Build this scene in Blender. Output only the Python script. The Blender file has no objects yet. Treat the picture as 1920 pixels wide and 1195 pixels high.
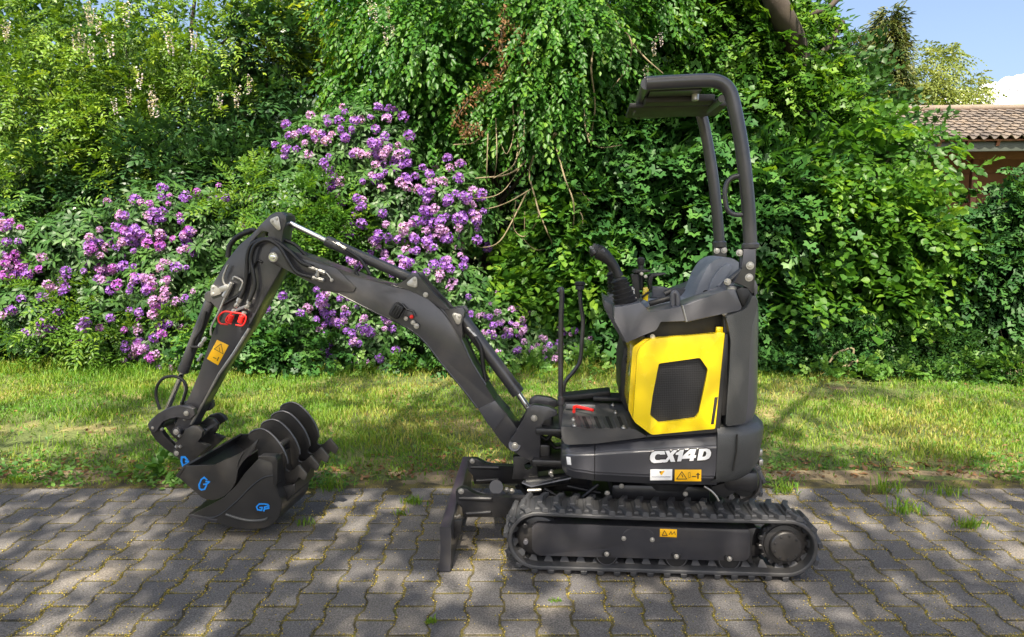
import bpy, bmesh, math, random
import numpy as np
from mathutils import Vector, Matrix, noise as mnoise

# ---------------------------------------------------------------- camera, world, sun, exposure
S = bpy.context.scene
COL = S.collection
R = math.radians
CAM_H, PITCH, FPX = 1.465, R(6.65), 1260.0
cam_d = bpy.data.cameras.new('camera')
cam_d.sensor_width = 36.0
cam_d.lens = 36.0 * FPX / 1920.0
cam_d.clip_start, cam_d.clip_end = 0.05, 5000
cam = bpy.data.objects.new('camera', cam_d)
COL.objects.link(cam)
cam.location = (0, 0, CAM_H)
cam.rotation_euler = (R(90) - PITCH, 0, 0)
S.camera = cam

SUN_EL, SUN_AZ = R(54), R(186)          # azimuth from +Y clockwise: the sun stands behind the photographer
world = bpy.data.worlds.new('World')
S.world = world
world.use_nodes = True
wn, wl = world.node_tree.nodes, world.node_tree.links
wn.clear()
w_out = wn.new('ShaderNodeOutputWorld')
w_bg = wn.new('ShaderNodeBackground')
w_sky = wn.new('ShaderNodeTexSky')
w_sky.sky_type = 'NISHITA'
w_sky.sun_disc = False
w_sky.sun_elevation = SUN_EL
w_sky.sun_rotation = SUN_AZ
w_sky.air_density = 0.88
w_sky.dust_density = 4.6
w_sky.ozone_density = 1.0
w_bg.inputs['Strength'].default_value = 0.115
wl.new(w_sky.outputs[0], w_bg.inputs[0])
wl.new(w_bg.outputs[0], w_out.inputs[0])

sun_d = bpy.data.lights.new('sun', 'SUN')
sun_d.energy = 5.0
sun_d.angle = R(0.53)
sun_d.color = (1.0, 0.90, 0.74)
sun = bpy.data.objects.new('sun', sun_d)
COL.objects.link(sun)
SUN_DIR = Vector((math.sin(SUN_AZ) * math.cos(SUN_EL), math.cos(SUN_AZ) * math.cos(SUN_EL), math.sin(SUN_EL)))
sun.rotation_euler = SUN_DIR.to_track_quat('Z', 'Y').to_euler()
sun.location = SUN_DIR * 30

vs = S.view_settings
S.display_settings.display_device = 'sRGB'
vs.view_transform = 'Standard'
vs.look = 'None'
vs.exposure = 1.38
vs.gamma = 1.0
vs.use_curve_mapping = False
S.render.engine = 'CYCLES'
S.cycles.max_bounces = 8
S.cycles.diffuse_bounces = 3
S.cycles.glossy_bounces = 3
S.cycles.transmission_bounces = 5
S.cycles.transparent_max_bounces = 6
S.cycles.sample_clamp_indirect = 8
S.cycles.use_denoising = True

# ---------------------------------------------------------------- helpers
rng = np.random.default_rng(7)
random.seed(7)

def prop(o, label=None, cat=None, group=None, kind=None):
    if label: o['label'] = label
    if cat: o['category'] = cat
    if group: o['group'] = group
    if kind: o['kind'] = kind
    return o

def empty(name, loc=(0, 0, 0), rz=0.0):
    o = bpy.data.objects.new(name, None)
    o.empty_display_size = 0.1
    COL.objects.link(o)
    o.location = loc
    o.rotation_euler = (0, 0, rz)
    return o

def link(name, me, mat, parent=None, smooth=35):
    o = bpy.data.objects.new(name, me)
    COL.objects.link(o)
    if mat is not None:
        for m in (mat if isinstance(mat, (list, tuple)) else [mat]):
            me.materials.append(m)
    if parent is not None: o.parent = parent
    if smooth is not None:
        me.polygons.foreach_set('use_smooth', [True] * len(me.polygons))
        me.set_sharp_from_angle(angle=R(smooth))
    return o

def obj(name, bm, mat, parent=None, smooth=35):
    me = bpy.data.meshes.new(name)
    bmesh.ops.recalc_face_normals(bm, faces=bm.faces[:])
    bm.to_mesh(me); bm.free()
    return link(name, me, mat, parent, smooth)

def np_mesh(name, V, F, attr=None, smooth=False):
    """V (n,3) F (m,k) all faces of one size; attr = {name: per vertex float}"""
    me = bpy.data.meshes.new(name)
    n, (m, k) = len(V), F.shape
    me.vertices.add(n); me.vertices.foreach_set('co', np.ascontiguousarray(V, dtype=np.float32).ravel())
    me.loops.add(m * k); me.loops.foreach_set('vertex_index', np.ascontiguousarray(F, dtype=np.int32).ravel())
    me.polygons.add(m)
    me.polygons.foreach_set('loop_start', np.arange(0, m * k, k, dtype=np.int32))
    if smooth: me.polygons.foreach_set('use_smooth', np.ones(m, dtype=bool))
    me.update(calc_edges=True)
    for a, v in (attr or {}).items():
        at_ = me.attributes.new(a, 'FLOAT', 'POINT')
        at_.data.foreach_set('value', np.ascontiguousarray(v, dtype=np.float32))
    return me

def B(): return bmesh.new()

def box(bm, c, s, rot=None, bev=0.0, seg=2):
    r = bmesh.ops.create_cube(bm, size=1.0)
    vs_ = r['verts']
    bmesh.ops.scale(bm, vec=s, verts=vs_)
    if bev > 0:
        es = list({e for v in vs_ for e in v.link_edges})
        rb = bmesh.ops.bevel(bm, geom=es, offset=bev, segments=seg, profile=0.5, affect='EDGES', clamp_overlap=True)
        vs_ = list({v for v in rb['verts']} | {v for v in vs_ if v.is_valid})
    if rot is not None: bmesh.ops.rotate(bm, cent=(0, 0, 0), matrix=rot, verts=vs_)
    bmesh.ops.translate(bm, vec=c, verts=vs_)
    return vs_

def basis(d):
    d = Vector(d).normalized()
    a = Vector((0, 0, 1)) if abs(d.z) < 0.9 else Vector((1, 0, 0))
    x = d.cross(a).normalized(); y = d.cross(x).normalized()
    return x, y, d

def cyl(bm, p0, p1, r0, r1=None, n=20, bev=0.0):
    """closed cylinder / cone with small chamfers"""
    p0, p1 = Vector(p0), Vector(p1); r1 = r0 if r1 is None else r1
    x, y, d = basis(p1 - p0); L = (p1 - p0).length
    st = [(0, r0 - bev), (bev, r0), (L - bev, r1), (L, r1 - bev)] if bev > 0 else [(0, r0), (L, r1)]
    rings = []
    for t, r in st:
        rings.append([bm.verts.new(p0 + d * t + (x * math.cos(2 * math.pi * k / n) + y * math.sin(2 * math.pi * k / n)) * r) for k in range(n)])
    for a, b in zip(rings, rings[1:]):
        for k in range(n): bm.faces.new((a[k], a[(k + 1) % n], b[(k + 1) % n], b[k]))
    bm.faces.new(rings[0][::-1]); bm.faces.new(rings[-1])

def lathe(bm, p0, d, prof, n=24, cap=True):
    """prof: list of (t along d, radius)"""
    p0 = Vector(p0); x, y, d = basis(d)
    rings = [[bm.verts.new(p0 + d * t + (x * math.cos(2 * math.pi * k / n) + y * math.sin(2 * math.pi * k / n)) * r) for k in range(n)] for t, r in prof]
    for a, b in zip(rings, rings[1:]):
        for k in range(n): bm.faces.new((a[k], a[(k + 1) % n], b[(k + 1) % n], b[k]))
    if cap: bm.faces.new(rings[0][::-1]); bm.faces.new(rings[-1])

def smoothpath(pts, n=6):
    """Catmull-Rom through the points"""
    P = [Vector(p) for p in pts]
    if len(P) < 3: return P
    Q = [P[0] * 2 - P[1]] + P + [P[-1] * 2 - P[-2]]
    out = []
    for i in range(1, len(Q) - 2):
        a, b, c, d = Q[i - 1], Q[i], Q[i + 1], Q[i + 2]
        for k in range(n):
            t = k / n
            out.append(0.5 * ((2 * b) + (c - a) * t + (2 * a - 5 * b + 4 * c - d) * t * t + (3 * b - a - 3 * c + d) * t ** 3))
    out.append(P[-1])
    return out

def tube(bm, pts, r, n=10, cap=True, up=None):
    """swept tube; r a number or a list"""
    P = [Vector(p) for p in pts]
    rr = r if isinstance(r, (list, tuple)) else [r] * len(P)
    x, y, d = basis(P[1] - P[0])
    rings = []
    for i, p in enumerate(P):
        if i == 0: d = (P[1] - P[0]).normalized()
        elif i == len(P) - 1: d = (P[-1] - P[-2]).normalized()
        else: d = ((P[i + 1] - p).normalized() + (p - P[i - 1]).normalized()).normalized()
        x = (x - d * x.dot(d)).normalized(); y = d.cross(x).normalized()
        rings.append([bm.verts.new(p + (x * math.cos(2 * math.pi * k / n) + y * math.sin(2 * math.pi * k / n)) * rr[i]) for k in range(n)])
    for a, b in zip(rings, rings[1:]):
        for k in range(n): bm.faces.new((a[k], a[(k + 1) % n], b[(k + 1) % n], b[k]))
    if cap: bm.faces.new(rings[0][::-1]); bm.faces.new(rings[-1])

def prism(bm, loop, w0, w1, bev=0.0, holes=(), seg=2, w1f=None):
    """loop of (u,z) extruded along w (local y) from w0 to w1, optional through holes"""
    loops = [loop] + list(holes)
    front, back, edges = [], [], []
    for lp in loops:
        vs_ = [bm.verts.new((p[0], w0, p[1])) for p in lp]
        es = [bm.edges.new((vs_[i], vs_[(i + 1) % len(vs_)])) for i in range(len(vs_))]
        front.append(vs_); edges += es
    if holes:
        r = bmesh.ops.triangle_fill(bm, use_beauty=True, use_dissolve=False, edges=edges)
        ff = [g for g in r['geom'] if isinstance(g, bmesh.types.BMFace)]
    else:
        ff = [bm.faces.new(front[0])]
    cp = {}
    for lp in front:
        for v in lp: cp[v] = bm.verts.new((v.co.x, w1, v.co.z))
    for f in ff: bm.faces.new([cp[v] for v in f.verts][::-1])
    rim = []
    for lp in front:
        for i in range(len(lp)):
            a, b = lp[i], lp[(i + 1) % len(lp)]
            bm.faces.new((a, b, cp[b], cp[a])); rim.append((a, b)); rim.append((cp[a], cp[b]))
    if bev > 0:
        bm.edges.ensure_lookup_table()
        es = [bm.edges.get(p) for p in rim]
        bmesh.ops.bevel(bm, geom=[e for e in es if e], offset=bev, segments=seg, profile=0.5, affect='EDGES', clamp_overlap=True)

def rounded(loop, rad, n=4):
    """round the corners of a closed 2-D loop"""
    out = []; m = len(loop)
    rads = rad if isinstance(rad, (list, tuple)) else [rad] * m
    for i in range(m):
        p = Vector(loop[i]); a = Vector(loop[i - 1]) - p; b = Vector(loop[(i + 1) % m]) - p
        la, lb = a.length, b.length
        if rads[i] <= 0 or la < 1e-6 or lb < 1e-6: out.append(tuple(p)); continue
        a /= la; b /= lb
        t = min(rads[i], la * .45, lb * .45)
        for k in range(n + 1):
            s = k / n
            out.append(tuple(p + a * t * (1 - s) ** 2 + b * t * s ** 2))
    return out

# pixel -> real place: a ray of the survey camera met with a known vertical plane
def ray(px, py):
    return Vector(((px - 960) / FPX, math.cos(PITCH) + math.sin(PITCH) * -(py - 597.5) / FPX, -math.sin(PITCH) + math.cos(PITCH) * -(py - 597.5) / FPX))
EYE = Vector((0, 0, CAM_H))
def at(px, py, Y):
    d = ray(px, py); return EYE + d * (Y / d.y)
def gnd(px, py):
    d = ray(px, py); return EYE + d * (-CAM_H / d.z)

class Frame:
    """u to the rear of the machine, w away from the near track face, z up"""
    def __init__(s, origin, a):
        s.o = Vector(origin); s.a = a
        s.eu = Vector((math.cos(a), -math.sin(a), 0)); s.ew = Vector((math.sin(a), math.cos(a), 0))
    def m(s, px, py, w):
        d = ray(px, py); t = ((s.o + s.ew * w - EYE).dot(s.ew)) / d.dot(s.ew)
        p = EYE + d * t - s.o
        return (p.dot(s.eu), p.z)
    def p3(s, px, py, w):
        u, z = s.m(px, py, w); return Vector((u, w, z))

# ---------------------------------------------------------------- materials
def mat(name): 
    m = bpy.data.materials.new(name); m.use_nodes = True
    nt = m.node_tree; b = nt.nodes['Principled BSDF']
    return m, nt, b

def paint(name, col, rough=.45, metal=0.0, coat=0.0, bump=0.0, bscale=300.0, var=.12, dust=0.0, spec=.5):
    m, nt, b = mat(name)
    N, L = nt.nodes, nt.links
    b.inputs['Metallic'].default_value = metal
    b.inputs['Coat Weight'].default_value = coat
    b.inputs['Coat Roughness'].default_value = .12
    b.inputs['Specular IOR Level'].default_value = spec
    tc = N.new('ShaderNodeTexCoord')
    n1 = N.new('ShaderNodeTexNoise'); n1.inputs['Scale'].default_value = 6; n1.inputs['Detail'].default_value = 6
    L.new(tc.outputs['Object'], n1.inputs['Vector'])
    mix = N.new('ShaderNodeMixRGB'); mix.blend_type = 'MIX'
    c = col
    mix.inputs[1].default_value = (c[0] * (1 - var), c[1] * (1 - var), c[2] * (1 - var), 1)
    mix.inputs[2].default_value = (min(1, c[0] * (1 + var)), min(1, c[1] * (1 + var)), min(1, c[2] * (1 + var)), 1)
    L.new(n1.outputs['Fac'], mix.inputs[0])
    last = mix.outputs[0]
    if dust > 0:
        n3 = N.new('ShaderNodeTexNoise'); n3.inputs['Scale'].default_value = 3.2; n3.inputs['Detail'].default_value = 8; n3.inputs['Roughness'].default_value = .65
        L.new(tc.outputs['Object'], n3.inputs['Vector'])
        mr0 = N.new('ShaderNodeMapRange'); mr0.inputs[1].default_value = .48; mr0.inputs[2].default_value = .75; mr0.inputs[4].default_value = dust
        L.new(n3.outputs['Fac'], mr0.inputs[0])
        mx2 = N.new('ShaderNodeMixRGB'); mx2.inputs[2].default_value = (.16, .135, .10, 1)
        L.new(mr0.outputs[0], mx2.inputs[0]); L.new(last, mx2.inputs[1]); last = mx2.outputs[0]
    L.new(last, b.inputs['Base Color'])
    mr = N.new('ShaderNodeMapRange'); mr.inputs[3].default_value = max(.02, rough - .08); mr.inputs[4].default_value = min(1, rough + .10)
    n2 = N.new('ShaderNodeTexNoise'); n2.inputs['Scale'].default_value = 22; n2.inputs['Detail'].default_value = 5
    L.new(tc.outputs['Object'], n2.inputs['Vector']); L.new(n2.outputs['Fac'], mr.inputs[0]); L.new(mr.outputs[0], b.inputs['Roughness'])
    if bump > 0:
        bn = N.new('ShaderNodeTexNoise'); bn.inputs['Scale'].default_value = bscale; bn.inputs['Detail'].default_value = 3
        bp = N.new('ShaderNodeBump'); bp.inputs['Strength'].default_value = bump; bp.inputs['Distance'].default_value = .002
        L.new(tc.outputs['Object'], bn.inputs['Vector']); L.new(bn.outputs['Fac'], bp.inputs['Height']); L.new(bp.outputs[0], b.inputs['Normal'])
    return m

MT = {}
MT['charcoal'] = paint('charcoal_paint', (.034, .034, .040), .32, .0, .45, .05, 500, .2, .24)
MT['body'] = paint('body_grey_paint', (.052, .053, .063), .32, 0, .6, .04, 600, .1, .05)
MT['plastic'] = paint('grey_plastic', (.092, .092, .104), .42, 0, .3, .15, 700, .1, .10)
MT['cweight'] = paint('counterweight_texture', (.060, .062, .062), .42, 0, .1, .8, 260, .15, .06)
MT['black'] = paint('black_plastic', (.012, .012, .013), .5, 0, 0, .12, 500, .2, .10)
MT['dark'] = paint('black_steel', (.014, .014, .016), .40, 0, .25, .06, 400, .25, .14)
MT['bucket'] = paint('bucket_steel', (.020, .0195, .020), .36, .0, .35, .12, 300, .3, .26)
MT['rubber'] = paint('track_rubber', (.042, .043, .047), .55, 0, 0, .35, 260, .3, .25)
MT['mat'] = paint('floor_mat_rubber', (.055, .055, .058), .45, 0, 0, .2, 500, .2, .15)
MT['hose'] = paint('hose_rubber', (.010, .010, .011), .42, 0, 0, .1, 900, .2, .05)
MT['yellow'] = paint('yellow_paint', (.84, .615, .003), .24, 0, .6, .0, 400, .02, .0)
MT['chrome'] = paint('chrome_rod', (.72, .72, .73), .12, 1.0, 0, 0, 400, .05)
MT['zinc'] = paint('zinc_bolt', (.50, .48, .44), .38, .85, 0, .1, 300, .15)
MT['seat'] = paint('grey_vinyl', (.23, .245, .285), .55, 0, 0, .25, 300, .1, .05)
MT['red'] = paint('red_plastic', (.75, .02, .015), .4)
MT['blue'] = paint('blue_print', (.01, .26, .80), .5)
MT['pale_rim'] = paint('pale_rim_steel', (.12, .12, .13), .35, .5, 0, .1, 300, .3)  # pale rim steel; on the bucket ears its colour carries sky sheen
MT['void'] = paint('slot_black', (.005, .005, .005), .7)
MT['white'] = paint('white_print', (.80, .80, .80), .45)
MT['sticker'] = paint('warning_yellow', (.90, .48, .005), .4)
MT['ink'] = paint('black_ink', (.02, .018, .015), .5)
MT['reddec'] = paint('label_grey', (.35, .35, .38), .5)

def mesh_mat():
    m, nt, b = mat('grille_mesh')
    N, L = nt.nodes, nt.links
    tc = N.new('ShaderNodeTexCoord'); v = N.new('ShaderNodeTexVoronoi'); v.inputs['Scale'].default_value = 130; v.inputs['Randomness'].default_value = 0.1
    L.new(tc.outputs['Object'], v.inputs['Vector'])
    cr = N.new('ShaderNodeValToRGB'); cr.color_ramp.elements[0].position = .25; cr.color_ramp.elements[0].color = (.003, .003, .003, 1)
    cr.color_ramp.elements[1].position = .5; cr.color_ramp.elements[1].color = (.014, .014, .017, 1)
    L.new(v.outputs['Distance'], cr.inputs[0]); L.new(cr.outputs[0], b.inputs['Base Color'])
    b.inputs['Roughness'].default_value = .5
    bp = N.new('ShaderNodeBump'); bp.inputs['Strength'].default_value = .6; bp.inputs['Distance'].default_value = .003
    L.new(v.outputs['Distance'], bp.inputs['Height']); L.new(bp.outputs[0], b.inputs['Normal'])
    return m
MT['mesh'] = mesh_mat()
# ================================================================ the mini excavator
def crop(x0, y0, s): return lambda p: (x0 + p[0] / s, y0 + p[1] / s)
cA, cB, cC, cD = crop(260, 380, 3.735), crop(260, 680, 3.515), crop(580, 420, 3.144), crop(800, 700, 3.145)
cE, cF, cG, cH = crop(1020, 440, 3.5145), crop(1140, 120, 3.1447), crop(1020, 700, 4.3636), crop(930, 900, 3.0476)
cI, cJ, cK, cL = crop(280, 730, 7.03), crop(420, 740, 4.596), crop(820, 840, 5.43), crop(960, 740, 5.431)
cM, cN, cO, cQ = crop(1100, 460, 5.975), crop(1240, 450, 5.975), crop(380, 520, 8.535), crop(1200, 830, 12.8)
cP = lambda p: p

A_TRK, A_UP = R(3.5), R(6.0)
O_T = gnd(1245, 1086)
T = Frame(O_T, A_TRK)
WC = 0.49                                          # machine centre line
_c = O_T + T.ew * WC
O_U = _c - Vector((math.sin(A_UP), math.cos(A_UP), 0)) * WC
U = Frame(O_U, A_UP)
exc = empty('mini_excavator', O_T, -A_TRK)
prop(exc, 'charcoal and yellow mini excavator with roll bar, standing on the block paving', 'excavator')
_loc = Matrix.Rotation(A_TRK, 4, 'Z') @ (O_U - O_T)

def up(o):
    """part of the slewing upper body"""
    o.parent = exc; o.location = _loc; o.rotation_euler = (0, 0, -(A_UP - A_TRK)); return o

def lp(c, pts, w, fr=U): return [fr.m(*c(p), w) for p in pts]
def p3(c, p, w, fr=U): return fr.p3(*c(p), w)
def hp(c, p, z, fr=U):
    """picture point on a horizontal plane of the machine"""
    d = ray(*c(p)); t = (z - EYE.z) / d.z; q = EYE + d * t - fr.o
    return Vector((q.dot(fr.eu), q.dot(fr.ew), q.z))

def plate(name, c, pts, w0, w1, m, parent=None, bev=.003, holes=(), rnd=0, fr=U, seg=2, wref=None):
    wr = w0 if wref is None else wref
    loop = lp(c, pts, wr, fr)
    if rnd: loop = rounded(loop, rnd)
    bm = B(); prism(bm, loop, w0, w1, bev, [lp(c, h, wr, fr) for h in holes], seg)
    o = obj(name, bm, MT[m])
    if parent is None: (up(o) if fr is U else setattr(o, 'parent', exc))
    else: o.parent = parent
    return o

def finish(name, bm, m, parent=None, fr=U, smooth=35):
    o = obj(name, bm, MT[m] if isinstance(m, str) else m, None, smooth)
    if parent is None: (up(o) if fr is U else setattr(o, 'parent', exc))
    else: o.parent = parent
    return o

_bolt = {}
def bolt(parent, p, r=.012, m='zinc', depth=.012, fr=U, name='bolt'):
    """hexagon head on a washer facing the camera side (-w)"""
    k = (round(r, 4), m, depth)
    if k not in _bolt:
        bm = B()
        lathe(bm, (0, 0, 0), (0, -1, 0), [(0, r), (depth * .22, r), (depth * .28, r * .94)], 18); lathe(bm, (0, -depth * .27, 0), (0, -1, 0), [(0, r * .66), (depth * .45, r * .66), (depth * .52, r * .52)], 6); lathe(bm, (0, -depth * .78, 0), (0, -1, 0), [(0, r * .3), (depth * .06, r * .3)], 10)
        me = bpy.data.meshes.new('bolt'); bmesh.ops.recalc_face_normals(bm, faces=bm.faces[:]); bm.to_mesh(me); bm.free()
        me.materials.append(MT[m]); me.polygons.foreach_set('use_smooth', [True] * len(me.polygons)); me.set_sharp_from_angle(angle=R(25)); _bolt[k] = me
    o = bpy.data.objects.new(name, _bolt[k]); COL.objects.link(o)
    if parent is None:
        up(o) if fr is U else setattr(o, 'parent', exc)
        base = Matrix.Rotation(-(A_UP - A_TRK), 4, 'Z') if fr is U else Matrix.Identity(4)
        o.location = (_loc if fr is U else Vector((0, 0, 0))) + base @ Vector(p)
    else:
        o.parent = parent; o.location = p
    return o

def rod(name, p0, p1, r, m, parent=None, n=20, bev=.002, fr=U):
    bm = B(); cyl(bm, p0, p1, r, None, n, bev); return finish(name, bm, m, parent, fr)

def hose(name, pts, r, m, parent=None, fr=U, n=8, sm=6):
    bm = B(); tube(bm, smoothpath(pts, sm), r, n); return finish(name, bm, m, parent, fr, 60)

# ---------------------------------------------------------------- crawler tracks
LUG = .024
iu, _zt = T.m(*cH((240, 186)), 0.0); ri = (_zt - LUG) / 2; iz = LUG + ri
su, _zt = T.m(*cH((1676, 232)), 0.0); rs = (_zt - LUG) / 2; sz = LUG + rs
def belt_path(n_arc=18):
    """outer belt line, anticlockwise from the bottom rear, as (u,z,outward normal)"""
    d = math.hypot(su - iu, sz - iz); base = math.atan2(sz - iz, su - iu); off = math.asin((rs - ri) / d)
    pts = []
    a_top = base + math.pi / 2 + off; a_bot = -math.pi / 2
    for k in range(n_arc + 1):
        a = a_bot + (a_top - a_bot) * k / n_arc
        pts.append((su + rs * math.cos(a), sz + rs * math.sin(a), a))
    m_ = 26
    p0 = pts[-1]; q = (iu + ri * math.cos(a_top), iz + ri * math.sin(a_top))
    for k in range(1, m_):
        t = k / m_; sag = -.006 * math.sin(math.pi * t)
        pts.append((p0[0] + (q[0] - p0[0]) * t, p0[1] + (q[1] - p0[1]) * t + sag, a_top))
    for k in range(n_arc + 1):
        a = a_top + (3 * math.pi / 2 - a_top) * k / n_arc
        pts.append((iu + ri * math.cos(a), iz + ri * math.sin(a), a))
    for k in range(1, m_):
        t = k / m_
        pts.append((iu + (su - iu) * t, LUG, 3 * math.pi / 2))
    return pts
BP = belt_path()
TW = .20
def make_track(parent_w):
    bm = B(); th = .017; n = len(BP)
    prof = [(0, 0.004), (0, TW - .004), (-.004, TW), (-th + .004, TW), (-th, TW - .004), (-th, .004), (-th + .004, 0), (-.004, 0)]
    rings = [[bm.verts.new((u + math.cos(a) * o, w + parent_w, z + math.sin(a) * o)) for o, w in prof] for u, z, a in BP]
    for i in range(n):
        a, b = rings[i], rings[(i + 1) % n]
        for k in range(8): bm.faces.new((a[k], a[(k + 1) % 8], b[(k + 1) % 8], b[k]))
    return finish('rubber_track', bm, 'rubber', None, T)
# one lug: a bar across the belt, its near half set back, with a raised crown
def lug_mesh():
    bm = B()
    def block(w0, w1, u0, u1, sk, h):
        b = [(u0, w0), (u1, w0), (u1 + sk, w1), (u0 + sk, w1)]
        lo = [bm.verts.new((x, y, -.001)) for x, y in b]
        cx = [(.78 * (x - (u0 + u1) / 2 - (sk if i > 1 else 0)) + (u0 + u1) / 2 + (sk if i > 1 else 0), y + (.004 if i < 2 else -.004)) for i, (x, y) in enumerate(b)]
        hi = [bm.verts.new((x, y, h)) for x, y in cx]
        bm.faces.new(lo[::-1]); bm.faces.new(hi)
        for i in range(4): bm.faces.new((lo[i], lo[(i + 1) % 4], hi[(i + 1) % 4], hi[i]))
    block(.0, .062, .010, .040, -.026, LUG * .8)
    block(.058, .142, -.017, .013, .004, LUG)
    block(.138, .20, -.014, .016, .026, LUG * .8)
    block(.03, .17, -.026, .026, 0, LUG * .35)
    bmesh.ops.bevel(bm, geom=bm.edges[:], offset=.0022, segments=1, affect='EDGES', clamp_overlap=True)
    me = bpy.data.meshes.new('track_lug'); bmesh.ops.recalc_face_normals(bm, faces=bm.faces[:]); bm.to_mesh(me); bm.free(); me.materials.append(MT['rubber'])
    return me
LUGM = lug_mesh()
def tooth_mesh():
    bm = B()
    lo = [bm.verts.new(v) for v in ((-.021, .05, 0), (.021, .05, 0), (.021, .15, 0), (-.021, .15, 0))]
    hi = [bm.verts.new(v) for v in ((-.006, .07, -.028), (.006, .07, -.028), (.006, .13, -.028), (-.006, .13, -.028))]
    bm.faces.new(lo); bm.faces.new(hi[::-1])
    for i in range(4): bm.faces.new((lo[i], lo[(i + 1) % 4], hi[(i + 1) % 4], hi[i]))
    me = bpy.data.meshes.new('drive_tooth'); bmesh.ops.recalc_face_normals(bm, faces=bm.faces[:]); bm.to_mesh(me); bm.free(); me.materials.append(MT['rubber'])
    return me
TOOTHM = tooth_mesh()
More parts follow.
